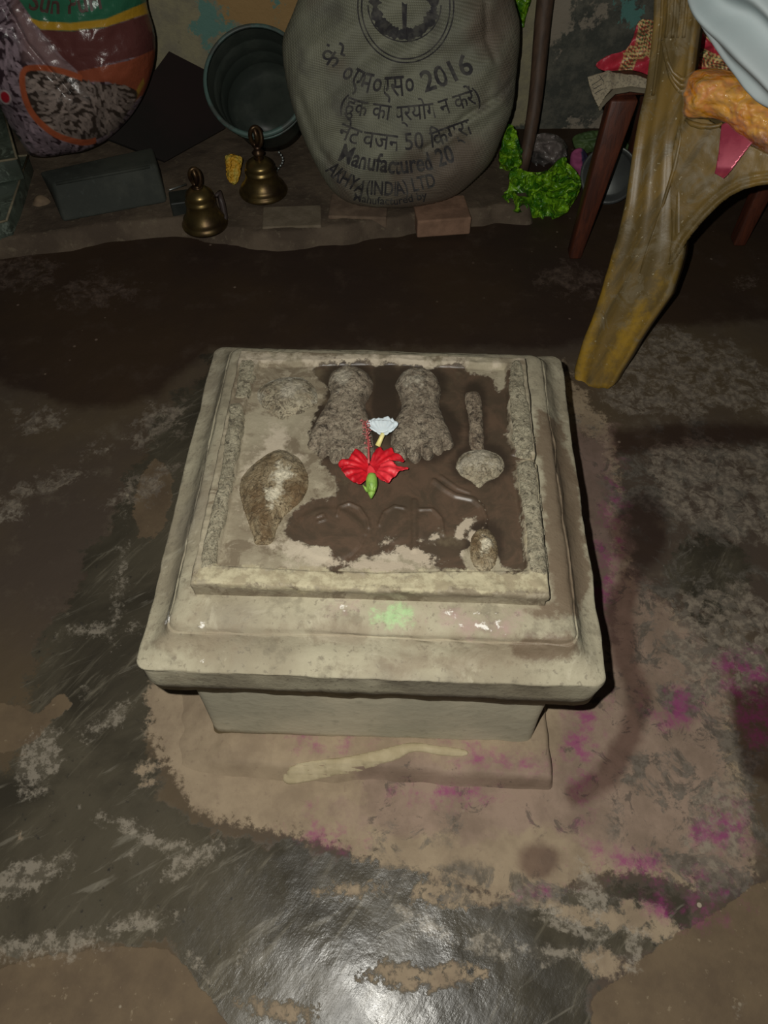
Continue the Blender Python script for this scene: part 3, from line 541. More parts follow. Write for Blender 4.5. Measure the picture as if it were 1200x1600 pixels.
# leather strap beside the left bell
p0 = on_z(337, 306, LZT + .05); V, F = tube([p0, on_z(342, 300, LZT + .05), on_z(347, 318, LZT + .03), on_z(352, 340, LZT + .01), on_z(350, 349, LZT + .004)], [.004, .006, .007, .006, .004], 8)
tag(shift(mesh('dark_strap', V, F, plain('dark_leather', (.07, .05, .045), .5)), tuple(on_z(350, 345, LZT))), 'short dark strap hanging beside the left brass bell', 'strap')
# silver bead string by the rear bell
bs = thing('bead_string', 'string of tiny silver beads hanging right of the rear bell', 'beads', tuple(on_z(444, 285, LZT)))
SIL = plain('silver_bead', (.45, .48, .46), .25, metal=.7)
ths = [on_z(436 + 6 * math.sin(k * .55), 238 + k * 4.2, LZT + .055 - k * .0042) for k in range(13)]
V, F = tube(ths, .0009, 5); into(mesh('thread', V, F, plain('dark_thread', (.06, .06, .06), .8)), bs)
for p in ths:
    V, F = lathe([(0, -.003), (.0022, -.002), (.003, 0), (.0022, .002), (0, .003)], 10); into(mesh('bead', V + p, F, SIL), bs)
# marigold petals pressed together
M = Mat('marigold_petals', .6); v = M.voro(160); M.color(M.mix(M.step(M.noise(40, 4), .42, .6), (.80, .42, .03), (.70, .55, .10))); M.bump(v, 1, .004); MARI = M.m
V, F, n = puff(smooth_poly([(352,245),(362,241),(372,243),(379,248),(377,262),(375,275),(369,288),(360,286),(354,275),(353,260)]), placer(on_z(363, 288, LZT), (0, -.8, .6)), lambda s, x, y: .004 + .012 * (1 - np.exp(-s / 5)) + fbm(x, y, .2, 3) * .012, 1.5, lambda s, x, y: -.004 + 0 * s)
tag(shift(mesh('marigold_garland_piece', V, F, MARI), tuple(on_z(364, 287, LZT))), 'small clump of yellow orange marigold petals between the two bells', 'flower')

# ================================================================== BUCKET
bz = on_y(np.float64(400), np.float64(126), 1.69); BK = .88; ax = np.array([.03, .68, -.73]); ax /= np.linalg.norm(ax)
def along(V, o, a):
    u = np.cross(a, [0, 0, 1.]); u /= np.linalg.norm(u); v_ = np.cross(u, a); return o + V[:, 0:1] * u + V[:, 1:2] * v_ + V[:, 2:3] * a
bk = thing('plastic_bucket', 'dull grey plastic bucket tilted forward against the wall', 'bucket', (-.262, 1.73, .04))
M = Mat('scuffed_grey_plastic', .45); n1 = M.noise(8, 6, .65); c = M.mix(M.step(n1, .4, .62), (.038, .048, .040), (.066, .078, .064)); M.color(c); M.bump(M.noise(40, 5), .3, .001); BPL = M.m
M = Mat('worn_rim_plastic', .5); M.color(M.mix(M.step(M.noise(14, 6, .7), .45, .55), (.085, .10, .09), (.10, .17, .15))); RIMM = M.m
pr = [(.128, .004), (.118, .05), (.112, .10), (.106, .15), (.100, .205), (0, .207), (0, .203), (.095, .200), (.101, .15), (.1035, .148), (.1035, .144), (.107, .10), (.1095, .098), (.1095, .094), (.113, .05), (.1155, .048), (.1155, .044), (.123, .002)]
pr = [(a * BK, b * .85) for a, b in pr]; V, F = lathe(pr, 56); into(mesh('bucket_body', along(V, bz, ax), F, BPL), bk)
V, F = lathe([(a * BK, b) for a, b in [(.122, -.001), (.124, -.003), (.130, -.002), (.132, .002), (.131, .008), (.129, .009), (.127, .006), (.121, .004), (.121, -.002)]], 56); into(mesh('rim', along(V, bz, ax), F, RIMM), bk)
V, F = lathe([(.121 * BK, .026), (.126 * BK, .024), (.127 * BK, .030), (.120 * BK, .034)], 56); into(mesh('rib', along(V, bz, ax), F, RIMM), bk)

# ================================================================== BIG WOVEN SACK
SO = on_z(600, 318, .05) + np.array([0, .0, 0]); SN = (0, -1, .42)
spl = placer(SO, SN)
SACK = smooth_poly([(505,-70),(560,-95),(640,-100),(720,-95),(780,-60),(805,10),(812,50),(806,120),(800,170),(783,215),(768,250),(742,280),(705,308),(650,322),(600,324),(552,318),(520,298),(494,258),(470,205),(454,155),(444,105),(442,62),(458,20),(478,-30)], 4)
def sack_d(s, x, y):
    r = np.clip(s / 130, 0, 1); d = .115 * np.sqrt(1 - (1 - r) ** 2)
    f = .010 * np.sin((x * .8 + y) * .055 + 4 * fbm(x, y, .008, 2)) * np.clip(s / 60, 0, 1)
    fold = -.012 * np.exp(-(np.clip(-sdf_line(x, y, [(812,110),(770,150),(720,178),(690,205),(660,225)], 0), 0, None) / 5) ** 2) + .010 * np.exp(-(np.clip(-sdf_line(x, y, [(800,125),(760,165),(720,190),(680,218)], 0) , 0, None) / 12) ** 2)
    fold = fold - .007 * np.exp(-(np.clip(-sdf_line(x, y, [(748,-20),(752,60),(765,95)], 0), 0, None) / 5) ** 2) - .008 * np.exp(-(np.clip(-sdf_line(x, y, [(470,150),(500,230),(560,290)], 0), 0, None) / 7) ** 2)
    return d + f + fold * np.clip(s / 25, 0, 1) + fbm(x, y, .03, 4) * .012 * np.clip(s / 30, 0, 1) + .002
V, F, n = puff(SACK, spl, sack_d, 3.2, lambda s, x, y: -.06 * np.clip(s / 60, 0, 1))
M = Mat('woven_plastic_cloth', .62)
wv1 = M.wave(95, .6, M.scaled((1, 1, 1), (0, .12, 0)), dir='X', dscale=6); wv2 = M.wave(70, .6, M.scaled((1, 1, 1), (0, .12, 0)), dir='Z', dscale=6); wv = M.math('MULTIPLY', wv1, wv2)
n1 = M.noise(7, 6, .65); n2 = M.noise(3.2, 4); c = M.mix(M.step(n1, .36, .64), (.29, .29, .205), (.19, .19, .14)); c = M.mix(M.math('MULTIPLY', wv, .45), c, (.44, .44, .37)); c = M.mix(M.math('MULTIPLY', M.step(n2, .46, .60), .8), c, (.185, .135, .10))
c = M.mix(M.math('MULTIPLY', M.step(M.noise(15, 5), .55, .7), .5), c, (.14, .13, .11)); M.color(c); M.bump(wv, .6, .002); M.bump(n1, .4, .006); SACKM = M.m
sack = thing('grain_sack', 'large grey woven plastic sack printed with black text and a round emblem', 'sack', (.03, 1.62, .04))
into(mesh('sack_cloth', V, F, SACKM), sack)
INK = plain('faded_black_ink', (.045, .042, .045), .8, (.10, .095, .085), 55, lo=.42, hi=.6)
SACKN = np.array([0, -1., 0])
def sack_pt(px, py, off=.0028):
    X = np.array(px, float); Y = np.array(py, float); tx, ty = X.copy(), Y.copy()
    for k in range(14):
        s = sdf_poly(X, Y, SACK); P = spl(X, Y, sack_d(np.maximum(s, 0), X, Y) + off); q = to_px(P); X = X + .7 * (tx - q[:, 0]); Y = Y + .7 * (ty - q[:, 1])
    return P
def ink_text(txt, base, size, name='printed_line', parent=sack, mat=INK, conv=sack_pt, bold=.0):
    """base: polyline of image points the line of print follows; size in image pixels"""
    cu = bpy.data.curves.new('t', 'FONT'); cu.body = txt; cu.size = 1; cu.resolution_u = 3; cu.offset = bold; cu.extrude = 0
    to = bpy.data.objects.new('t', cu); COL.objects.link(to); dg = bpy.context.evaluated_depsgraph_get(); me = bpy.data.meshes.new_from_object(to.evaluated_get(dg))
    bpy.data.objects.remove(to); n = len(me.vertices); c = np.empty(n * 3); me.vertices.foreach_get('co', c); c = c.reshape(-1, 3); F = [tuple(p.vertices) for p in me.polygons]; bpy.data.meshes.remove(me)
    B = np.asarray(base, float); L = np.concatenate([[0], np.cumsum(np.hypot(*np.diff(B, axis=0).T))]); tw = c[:, 0].max() - c[:, 0].min()
    u = (c[:, 0] - c[:, 0].min()) / tw * L[-1]; bx = np.interp(u, L, B[:, 0]); by = np.interp(u, L, B[:, 1]); dx = np.interp(u + 2, L, B[:, 0]) - np.interp(u - 2, L, B[:, 0]); dy = np.interp(u + 2, L, B[:, 1]) - np.interp(u - 2, L, B[:, 1]); dl = np.hypot(dx, dy) + 1e-9
    px = bx + c[:, 1] * size * dy / dl; py = by - c[:, 1] * size * dx / dl
    P = conv(px, py); nf = [tuple(reversed(f)) for f in F]
    return into(mesh(name, P, F, mat, smooth=False), parent)
ink_text('के', [(496,92),(524,110)], 46, bold=.008)
ink_text('०एम०एस०', [(530,126),(560,142),(600,152),(648,148)], 50, bold=.010)
ink_text('2016', [(664,144),(700,132),(742,112)], 47, bold=.02)
ink_text('(हुक का प्रयोग न करें)', [(530,170),(560,181),(620,190),(680,184),(752,160)], 37, bold=.008)
ink_text('नेट वजन 50 िकग्रा', [(526,214),(560,228),(620,236),(680,230),(740,208)], 38, bold=.008)
ink_text('Manufactured 20', [(528,250),(560,263),(620,272),(670,266),(712,252)], 40, bold=.022)
ink_text('AKHYA (INDIA) LTD', [(508,266),(526,284),(562,303),(620,306),(682,291)], 31, bold=.022)
ink_text('Manufactured by', [(552,313),(582,319),(620,320),(668,310)], 17, bold=.015)
def ink_ring(cx, cy, rx, ry, wd, name, a0=0, a1=2 * math.pi, n=90, rag=0):
    A = np.linspace(a0, a1, n); wdn = wd * (1 + rag * fbm(A * 9, A * 0 + cx, 1, 3)); pts = []
    for sg in (-1, 1): pts.append(np.stack([cx + (rx + sg * wdn / 2) * np.cos(A), cy + (ry + sg * wdn / 2) * np.sin(A)], -1))
    P = np.concatenate(pts); q = sack_pt(P[:, 0], P[:, 1]); F = [(i, i + 1, n + i + 1, n + i) for i in range(n - 1)]; return into(mesh(name, q, F, INK, smooth=False), sack)
ink_ring(634, 10, 75, 88, 2.2, 'emblem_ring', -.2, math.pi + .2); ink_ring(634, 10, 69, 82, 2.2, 'emblem_ring', -.2, math.pi + .2)
ink_ring(632, 8, 46, 46, 16, 'emblem_wreath', -.3, math.pi + .3, rag=1.6); ink_ring(632, 8, 57, 57, 2, 'emblem_ring', 0, math.pi)
P_ = [(627,-20),(637,-20),(636,10),(635,48),(629,48),(628,10)]; q = sack_pt([a for a, b in P_], [b for a, b in P_], .0022); into(mesh('emblem_stem', q, [(0, 1, 2, 5), (5, 2, 3, 4)], INK, smooth=False), sack)
# ================================================================== PRINTED RICE BAG (top left)
RO = (0, 1.66, 0); rpl = placer(RO, (.12, -1, .15))
RICE = smooth_poly([(-60,-90),(60,-110),(180,-90),(222,-30),(230,10),(242,55),(240,100),(226,145),(205,180),(175,210),(140,229),(105,236),(75,240),(50,236),(35,215),(14,185),(4,165),(-20,150),(-60,120),(-80,0)], 4)
def rice_d(s, x, y):
    r = np.clip(s / 95, 0, 1); fold = -.010 * np.exp(-(np.clip(-sdf_line(x, y, [(20,-30),(60,45),(90,80),(125,120)], 0), 0, None) / 4) ** 2)
    return .11 * np.sqrt(1 - (1 - r) ** 2) + (fold + fbm(x, y, .022, 3) * .018 + .004 * np.abs(fbm(x, y, .05, 2))) * np.clip(s / 20, 0, 1) + .002
V, F, n = puff(RICE, rpl, rice_d, 1.7, lambda s, x, y: -.02 * np.clip(s / 30, 0, 1))
q = to_px(V); qx, qy = q[:, 0], q[:, 1]; Cc = np.zeros((len(V), 3)); Cc[:] = (.045, .028, .035)
def paint(maskv, col, soft=1.5):
    a = np.clip(maskv / soft + .5, 0, 1)[:, None]; Cc[:] = Cc * (1 - a) + np.array(col) * a
bowl = sdf_ell(qx, qy, 115, 155, 96, 76, .25)
kk = RNG.random((2300, 4)); gxp = kk[:, 0] * 320 - 60; gyp = kk[:, 1] * 340 - 90
tone = fbm(qx, qy, .05, 2)
def grains(sel, w2, l2, cbase):
    for i in np.nonzero(sel)[0]:
        x_, y_ = gxp[i], gyp[i]; a_ = .7 + 5 * float(fbm(np.float64(x_), np.float64(y_), .012, 2)) + (kk[i, 2] - .5) * 1.3; m = (np.abs(qx - x_) < l2) & (np.abs(qy - y_) < l2); idx = np.nonzero(m)[0]
        if not len(idx): continue
        c_, s_ = math.cos(a_), math.sin(a_); u = (qx[idx] - x_) * c_ + (qy[idx] - y_) * s_; v_ = -(qx[idx] - x_) * s_ + (qy[idx] - y_) * c_
        k_ = 1 - np.hypot(u / l2, v_ / w2); a = np.clip(k_ * 4, 0, 1)[:, None]; sh = (.55 + .6 * kk[i, 3]); Cc[idx] = Cc[idx] * (1 - a) + np.array(cbase) * sh * a
grains(np.ones(len(kk), bool), 2.9, 9, (.34, .27, .31))
paint(sdf_poly(qx, qy, [(32,-120),(30,5),(62,50),(95,85),(125,118),(118,132),(90,110),(40,92),(34,60),(20,20)]), (.30, .20, .20), 18)
paint(sdf_poly(qx, qy, [(40,-120),(30,0),(62,46),(110,50),(160,44),(220,24),(300,0),(300,-120)]), (.04, .20, .11))
paint(sdf_poly(qx, qy, [(44,27),(62,33),(110,36),(165,30),(222,6),(300,-30),(300,0),(222,24),(165,42),(110,48),(64,46),(50,34)]), (.62, .38, .035))
paint(sdf_poly(qx, qy, [(62,47),(110,49),(165,43),(222,25),(300,0),(300,80),(240,82),(200,92),(122,112),(98,90)]), (.155, .055, .05))
paint(sdf_poly(qx, qy, [(120,112),(200,95),(240,78),(300,70),(300,150),(220,150),(205,165),(190,138),(170,128),(132,128)]), (.36, .10, .05))
paint(sdf_poly(qx, qy, [(206,160),(216,135),(224,122),(226,130),(212,158)]), (.45, .28, .05))
ins = sdf_poly(qx, qy, smooth_poly([(38,112),(62,107),(95,112),(125,122),(150,132),(185,132),(215,145),(200,175),(175,205),(140,221),(110,218),(80,205),(52,178),(38,145)]))
ring = 7 - np.abs(ins - 0) ; ringm = np.where((qx < 130) | (qy > 205), ring, -5)
paint(ins, (.05, .038, .03)); sel = sdf_poly(gxp, gyp, smooth_poly([(38,112),(62,107),(95,112),(125,122),(150,132),(185,132),(215,145),(200,175),(175,205),(140,221),(110,218),(80,205),(52,178),(38,145)])) > 1
kk[:, 3] = np.clip(kk[:, 3] - .25 * (gxp > 110), 0, 1); grains(sel, 2.7, 8, (.36, .30, .26))
paint(np.where((qx < 128) | ((qy > 205) & (qx < 150)), 4.6 - np.abs(ins + 1), -9), (.46, .12, .05))
paint(sdf_ell(qx, qy, 8, 152, 9, 12, -.5), (.6, .55, .55)); paint(sdf_ell(qx, qy, 8, 152, 6.5, 9.5, -.5), (.55, .02, .04))
M = Mat('glossy_printed_bag', .28); a_ = M.attr('tint', 'Color'); M.color(M.mul(a_, (.85, .80, .80))); M.bump(M.noise(45, 4, .5), .5, .006); RICEM = M.m
rb = thing('rice_bag', 'glossy printed rice bag, green and maroon, with a picture of a bowl of grains', 'bag', (-.42, 1.6, .08))
into(mesh('bag_film', V, F, RICEM, colors=Cc), rb)
def rice_pt(px, py, off=.0016):
    X = np.array(px, float); Y = np.array(py, float); tx, ty = X.copy(), Y.copy()
    for k in range(16):
        s = sdf_poly(X, Y, RICE); P = rpl(X, Y, rice_d(np.maximum(s, 0), X, Y) + off); qq = to_px(P); X = X + .7 * (tx - qq[:, 0]); Y = Y + .7 * (ty - qq[:, 1])
    return P
ink_text('Sun Puri', [(44,14),(80,21),(120,21),(160,13)], 42, 'printed_name', rb, plain('maroon_ink', (.10, .05, .04), .5), rice_pt, .02)

# ================================================================== DARK BOARD, STONE BLOCKS (left)
def quad_plate(name, px4, Ys, thick, mat):
    P = np.array([on_y(np.float64(x), np.float64(y), Y) for (x, y), Y in zip(px4, Ys)]); nrm = np.cross(P[1] - P[0], P[2] - P[0]); nrm /= np.linalg.norm(nrm)
    if nrm[1] > 0: nrm = -nrm
    return mesh(name, *hull_box(np.concatenate([P - nrm * thick, P])), mat, smooth=False)
A = on_z(258, 256, .045); B = on_z(352, 206, .05)
Cpt = on_y(np.float64(264), np.float64(80), 1.86); Bp = on_y(np.float64(352), np.float64(200), 1.80); Ap = on_y(np.float64(258), np.float64(252), 1.66); npl_ = np.cross(Bp - Ap, Cpt - Ap); Dp = on_plane(np.float64(165), np.float64(215), Ap, npl_); Ep = on_plane(np.float64(338), np.float64(118), Ap, npl_)
P = np.array([Ap, Bp, Ep, Cpt, Dp]); nr = np.cross(Bp - Ap, Cpt - Ap); nr /= np.linalg.norm(nr); nr = nr if nr[1] < 0 else -nr
V = np.concatenate([P, P - nr * .008]); F = [(0, 1, 2, 3, 4), (9, 8, 7, 6, 5)] + [(i, i + 5, (i + 1) % 5 + 5, (i + 1) % 5) for i in range(5)]
tag(shift(mesh('dark_board', V, F, plain('black_laminate_sheet', (.010, .008, .006), .9, (.020, .010, .009), 6), smooth=False), tuple(Ap)), 'flat black board leaning on the wall behind the rice bag', 'board')
M = Mat('dark_slate', .8); n1 = M.noise(10, 6, .65); c = M.mix(M.step(n1, .38, .62), (.040, .046, .038), (.066, .072, .058)); c = M.mix(M.step(M.noise(60, 5), .6, .7), c, (.06, .07, .06)); M.color(c); M.bump(n1, .4, .003); SLATE = M.m
zb, zt = LZT - .008, .105
Pb = [on_z(98, 348, LZT - .002), on_z(262, 317, LZT - .002)]; Pt = [on_z(82, 286, zt), on_z(245, 256, zt)]; Pk = [on_z(60, 268, zt), on_z(238, 229, zt)]
kb = [Pk[0] + np.array([0, .02, zb - zt]), Pk[1] + np.array([0, .02, zb - zt])]
gs = thing('grinding_slab', 'dark grey stone block lying below the rice bag', 'stone block', tuple((Pb[0] + Pb[1]) / 2))
o = into(mesh('stone_body', *hull_box([Pb[0], Pb[1], kb[1], kb[0], Pt[0], Pt[1], Pk[1], Pk[0]]), SLATE), gs); bevel(o, .007, 3)
f_ = lambda a, b, t: a + (b - a) * t
i0 = f_(f_(Pb[0], Pt[0], .97), f_(Pb[1], Pt[1], .97), .03); i1 = f_(f_(Pb[0], Pt[0], .97), f_(Pb[1], Pt[1], .97), .93)
V, F = tube([i0 + [0, -.001, 0], i1 + [0, -.001, 0]], .0035, 8); into(mesh('carved_edge', V, F, SLATE), gs)
V, F = tube([on_z(264, 297, LZT + .03), on_z(291, 288, LZT + .02)], .002, 8); tag(shift(mesh('metal_rod', V, F, plain('dull_steel', (.30, .31, .29), .35, metal=.6)), tuple(on_z(264, 297, LZT + .03))), 'thin steel rod between the grey stone block and left bell', 'rod')
o = mesh('small_dark_box', *box(on_z(283, 318, LZT + .010), (.045, .05, .036), .25), plain('black_box_paint', (.03, .035, .03), .5), smooth=False); bevel(o, .003); tag(shift(o, tuple(on_z(283, 318, LZT))), 'small dark box right of the grey stone block', 'box')
M = Mat('green_marble', .35); n1 = M.noise(16, 8, .7, 1.0); c = M.mix(M.step(n1, .40, .6), (.055, .07, .055), (.11, .14, .11)); c = M.mix(M.step(M.noise(30, 8, .7, 1.5), .56, .62), c, (.17, .21, .17)); M.color(c); MARB = M.m
M = Mat('marble_cut_edge', .6); M.color(M.mix(M.step(M.noise(30, 5), .4, .6), (.30, .26, .17), (.20, .17, .11))); CUT = M.m
def slab(label, top, z0, z1, cat='stone block'):
    t_ = [on_z(x, y, z1) for x, y in top]; b_ = [p - np.array([0, 0, z1 - z0]) for p in t_]; root = thing('marble_block', label, cat, tuple(b_[0]), 'green marble offcuts by the left edge')
    bevel(into(mesh('block_body', *hull_box(b_ + t_), MARB), root), .003); e = []
    for i in range(4): e.append(tube([t_[i] + [0, 0, .0005], t_[(i + 1) % 4] + [0, 0, .0005]], .0025, 6))
    into(mesh('pale_cut_edge', *join(e), CUT), root)
slab('lower dark green marble block by the left edge of the frame', [(-200,395),(10,345),(44,243),(-200,262)], -.004, .075)
slab('upper dark green marble block stacked on the lower one', [(-200,285),(26,248),(4,168),(-200,172)], .0765, .125)
V, F, n = puff(smooth_poly([(52,318),(62,305),(78,312),(84,335),(80,352),(60,352),(50,340)]), placer(on_z(66, 350, .0), (0, -.7, .7)), lambda s, x, y: .004 + .014 * (1 - np.exp(-s / 6)) + fbm(x, y, .1, 3) * .006, 2, lambda s, x, y: -.01 + 0 * s)
tag(shift(mesh('clay_lump', V, F, plain('clay', (.30, .21, .13), .9, (.2, .14, .09), 25, bump=.6)), tuple(on_z(66, 350, 0))), 'brown clay lump between the marble blocks and stone block', 'clay lump')
# bricks under the sack
def brick(label, px, sz, rz, c1, c2):
    p = on_z(px[0], px[1], LZT + .001); o = mesh('brick', *box(p + np.array([0, .018, -.0145]), sz, rz), plain('fired_clay', c1, .9, c2, 30, bump=.8), smooth=False); bevel(o, .004, 3); tag(shift(o, tuple(p)), label, 'brick', 'bricks under the sack')
brick('orange brown brick showing under the right part of the big sack', (690, 336), (.12, .09, .042), .12, (.34, .20, .13), (.24, .14, .09))
brick('dull brown brick under the left part of the big sack', (560, 330), (.13, .09, .036), -.05, (.24, .17, .115), (.16, .11, .075))
brick('flat grey brown brick between the rear bell and the sack', (455, 345), (.13, .08, .030), .06, (.25, .20, .14), (.19, .15, .10))
# ================================================================== RIGHT BACK: GREEN WRAP, POLE, SMALL THINGS
M = Mat('green_cellophane', .3); n1 = M.noise(22, 6, .65, .8); c = M.mix(M.step(n1, .40, .62), (.04, .17, .006), (.30, .60, .020)); c = M.mix(M.step(M.noise(12, 4), .55, .68), c, (.03, .14, .02)); M.color(c); M.bump(M.noise(26, 3, .5, 1.5), 1, .015); M.b.inputs['Subsurface Weight'].default_value = .05; GREEN = M.m
def crumple(outline, O, nrm, dep, amp, res=2.0, sc=.04, base=None):
    def d(s, x, y):
        a = fbm(x, y, sc, 2); b = np.abs(fbm(x + 40, y * 1.3, sc * 1.7, 3)); return dep * (1 - np.exp(-s / 9)) + amp * (a * 1.6 - b * 2.6) + .006
    return puff(smooth_poly(outline), placer(O, nrm), d, res, lambda s, x, y: -.006 + 0 * s)
gw = thing('green_wrapper', 'crumpled bright green cellophane wrapper on the floor by the dark wooden leg', 'wrapper', tuple(on_z(848, 335, 0)))
V, F, n = crumple([(800,262),(830,268),(855,266),(872,250),(885,252),(898,262),(909,280),(905,300),(893,322),(878,338),(850,345),(820,343),(800,338),(788,322),(782,306),(796,292)], on_z(848, 335, .006), (0, -.75, .66), .045, .05)
into(mesh('crumpled_sheet', V, F, GREEN), gw)
V, F, n = crumple([(788,200),(797,194),(806,204),(813,225),(816,248),(808,275),(800,290),(790,282),(782,262),(780,240),(786,228)], on_z(800, 285, .012), (.1, -.9, .4), .014, .03)
into(mesh('upright_flap', V, F, GREEN), gw)
V, F, n = crumple([(796,-30),(826,-30),(829,0),(822,22),(818,45),(812,38),(808,18),(798,8)], (0, 1.90, 0), (0, -1, 0), .01, .012)
tag(shift(mesh('green_ribbon', V, F, GREEN), tuple(on_y(np.float64(815), np.float64(40), 1.89))), 'strip of bright green foil hanging on the wall behind the sack', 'ribbon')
pb = on_z(812, 268, .0); pb = np.array([pb[0], 1.70, .02]); ptp = on_y(np.float64(862), np.float64(-40), 1.86)
pth = [pb + (ptp - pb) * t + np.array([.006 * math.sin(t * 5), 0, .0]) for t in np.linspace(0, 1.25, 14)]
V, F = tube(pth, np.linspace(.014, .021, 14), 12); M = Mat('old_dark_wood', .6); g_ = M.noise(6, 6, .6, .5, M.scaled((12, 12, 1.2))); M.color(M.mix(M.step(g_, .35, .65), (.13, .078, .050), (.08, .05, .034))); M.bump(g_, .5, .002); POLE = M.m
tag(shift(mesh('wooden_pole', V, F, POLE), tuple(pb)), 'slim brown wooden pole leaning on the wall right of the sack', 'pole')
V, F, n = crumple([(828,215),(848,208),(872,212),(886,228),(884,250),(868,268),(845,270),(830,262),(826,240)], (0, 1.78, 0), (0, -.9, .4), .03, .03)
M = Mat('thin_clear_plastic', .18); M.color(M.mix(M.step(M.noise(18, 5), .4, .6), (.08, .075, .07), (.28, .24, .22))); M.b.inputs['Transmission Weight'].default_value = .25; M.bump(M.noise(50, 4), 1, .006); CLR = M.m
tag(shift(mesh('plastic_pouch', V, F, CLR), tuple(on_y(np.float64(855), np.float64(268), 1.70))), 'dark translucent plastic pouch behind the green wrapper', 'pouch')
V, F, n = crumple([(893,238),(910,232),(920,250),(916,275),(902,282),(892,262)], (0, 1.70, 0), (0, -.9, .4), .02, .012)
q = to_px(V); cc = np.where(q[:, :1] < 909, np.array([[.38, .08, .20]]), np.array([[.05, .045, .11]])); M = Mat('two_tone_cloth', .8); M.color(M.attr('tint', 'Color'))
tag(shift(mesh('cloth_scrap', V, F, M.m, colors=cc), tuple(on_y(np.float64(905), np.float64(280), 1.69))), 'pink and dark blue cloth scrap left of the dark wooden leg', 'cloth')
V, F, n = crumple([(895,215),(920,206),(950,205),(975,215),(990,240),(975,250),(930,238),(905,240)], (0, 1.78, 0), (0, -.8, .6), .02, .02)
tag(shift(mesh('green_leaf_heap', V, F, plain('dull_green_leaf', (.06, .11, .035), .6, (.10, .16, .05), 20)), tuple(on_y(np.float64(940), np.float64(240), 1.77))), 'dull green leafy scraps behind the dark wooden leg', 'leaves')
# round steel plate standing on edge
cpl = np.array([.515, 1.61, .066]); a = np.array([-.35, -.90, .22]); a /= np.linalg.norm(a)
V, F = lathe([(0, 0), (.046, 0), (.050, .004), (.056, .016), (.063, .019), (.064, .016), (.060, .010), (.055, -.004), (0, -.005)], 44)
tag(shift(mesh('steel_plate', along(V, cpl, a), F, plain('dull_grey_steel', (.12, .13, .12), .4, (.08, .085, .085), 12, metal=.4)), (cpl[0], cpl[1], 0)), 'round grey metal plate on edge behind the chair leg', 'plate')
for i, (x_, y_) in enumerate([(742, 327), (751, 323), (728, 341)]):
    V, F, n = puff([(x_ - 3, y_ - 5), (x_ + 2, y_ - 6), (x_ + 4, y_ + 3), (x_ - 1, y_ + 4)], placer(on_z(x_, y_, .004), (.2 * i, -.5, .8)), lambda s, x, y: .002 + 0 * s, 1, lambda s, x, y: 0 * s - .001)
    tag(shift(mesh('foil_scrap', V, F, plain('white_foil', (.55, .58, .52), .4)), tuple(on_z(x_, y_, .004))), ['left white foil scrap of the pair right of the brick', 'right white foil scrap of the pair right of the brick', 'lone white scrap nearest the floor right of the brick'][i], 'scrap', 'foil scraps by the brick')

# ================================================================== LOW WOODEN STOOL AND BROCADE CLOTH
M = Mat('red_brown_wood', .5); g_ = M.noise(7, 6, .6, .5, M.scaled((14, 14, 1.3))); M.color(M.mix(M.step(g_, .35, .65), (.125, .034, .016), (.062, .020, .012))); M.bump(g_, .4, .002); WOOD = M.m
TZ = .335
stl = thing('wooden_stool', 'low dark red-brown wooden stool behind the plastic chair', 'stool', (.60, 1.55, 0))
def leg4(b0, b1, wb, wt, dp):
    b0 = np.array(b0); b1 = np.array(b1); q = []
    for p, w_ in ((b0, wb), (b1, wt)):
        q += [p + np.array([-w_ / 2, -dp / 2, 0]), p + np.array([w_ / 2, -dp / 2, 0]), p + np.array([w_ / 2, dp / 2, 0]), p + np.array([-w_ / 2, dp / 2, 0])]
    return hull_box(q)
f1 = on_z(897, 398, 0); t1 = on_z(974, 150, TZ - .02); f2 = on_z(1152, 378, 0)
c1 = on_z(940, 134, TZ); c2 = on_z(1004, 40, TZ); ex = (f2 - f1) * 1.12; ex[2] = 0
for b0, b1 in ((f1, t1), (f2, t1 + (f2 - f1) * 1.0), (c2 + [.05, -.03, -TZ], c2 + [.05, -.03, -.02]), (c2 + ex + [-.05, -.03, -TZ], c2 + ex + [-.05, -.03, -.02])):
    bevel(into(mesh('leg', *leg4(b0, b1, .026, .052, .034), WOOD), stl), .004)
dn = np.array([0, 0, .022]); bevel(into(mesh('stool_top', *hull_box([c1 - dn, c1 + ex - dn, c2 + ex - dn, c2 - dn, c1, c1 + ex, c2 + ex, c2]), WOOD), stl), .003)
# newspaper folded under the cloth
NPM = Mat('old_newsprint', .9); n1 = NPM.noise(30, 4); colm = NPM.wave(26, 1, NPM.scaled((1, 1, 1), (.4, .3, .5)), dir='Z'); NPM.color(NPM.mix(NPM.math('MULTIPLY', NPM.step(NPM.noise(260, 3), .5, .6), .6), (.42, .36, .25), (.16, .14, .11)))
npth = lambda pts, z0, z1: None
npp = thing('folded_newspaper', 'folded yellowed newspaper sticking out under the red brocade cloth', 'newspaper', (.44, 1.45, TZ))
V, F, n = puff([(918,121),(932,116),(958,115),(985,118),(1015,126),(1010,140),(985,136),(958,140),(944,155),(935,169),(925,148)], placer(on_z(985, 130, TZ + .006), (-.15, -.55, .8)), lambda s, x, y: .003 + fbm(x, y, .04, 2) * .010 + .008 * np.exp(-((x - 950) / 8) ** 2), 2, lambda s, x, y: -.002 + fbm(x, y, .04, 2) * .010 + .008 * np.exp(-((x - 950) / 8) ** 2))
into(mesh('printed_sheet', V, F, NPM.m), npp)
V, F, n = puff([(935,169),(944,153),(958,139),(985,135),(1012,139),(1010,146),(985,143),(962,147),(948,160),(937,174)], placer(on_z(985, 134, TZ + .004), (-.15, -.55, .8)), lambda s, x, y: .001 + 0 * s, 2, lambda s, x, y: -.002 + 0 * s)
into(mesh('under_fold', V, F, plain('grey_paper', (.22, .19, .13), .9)), npp)
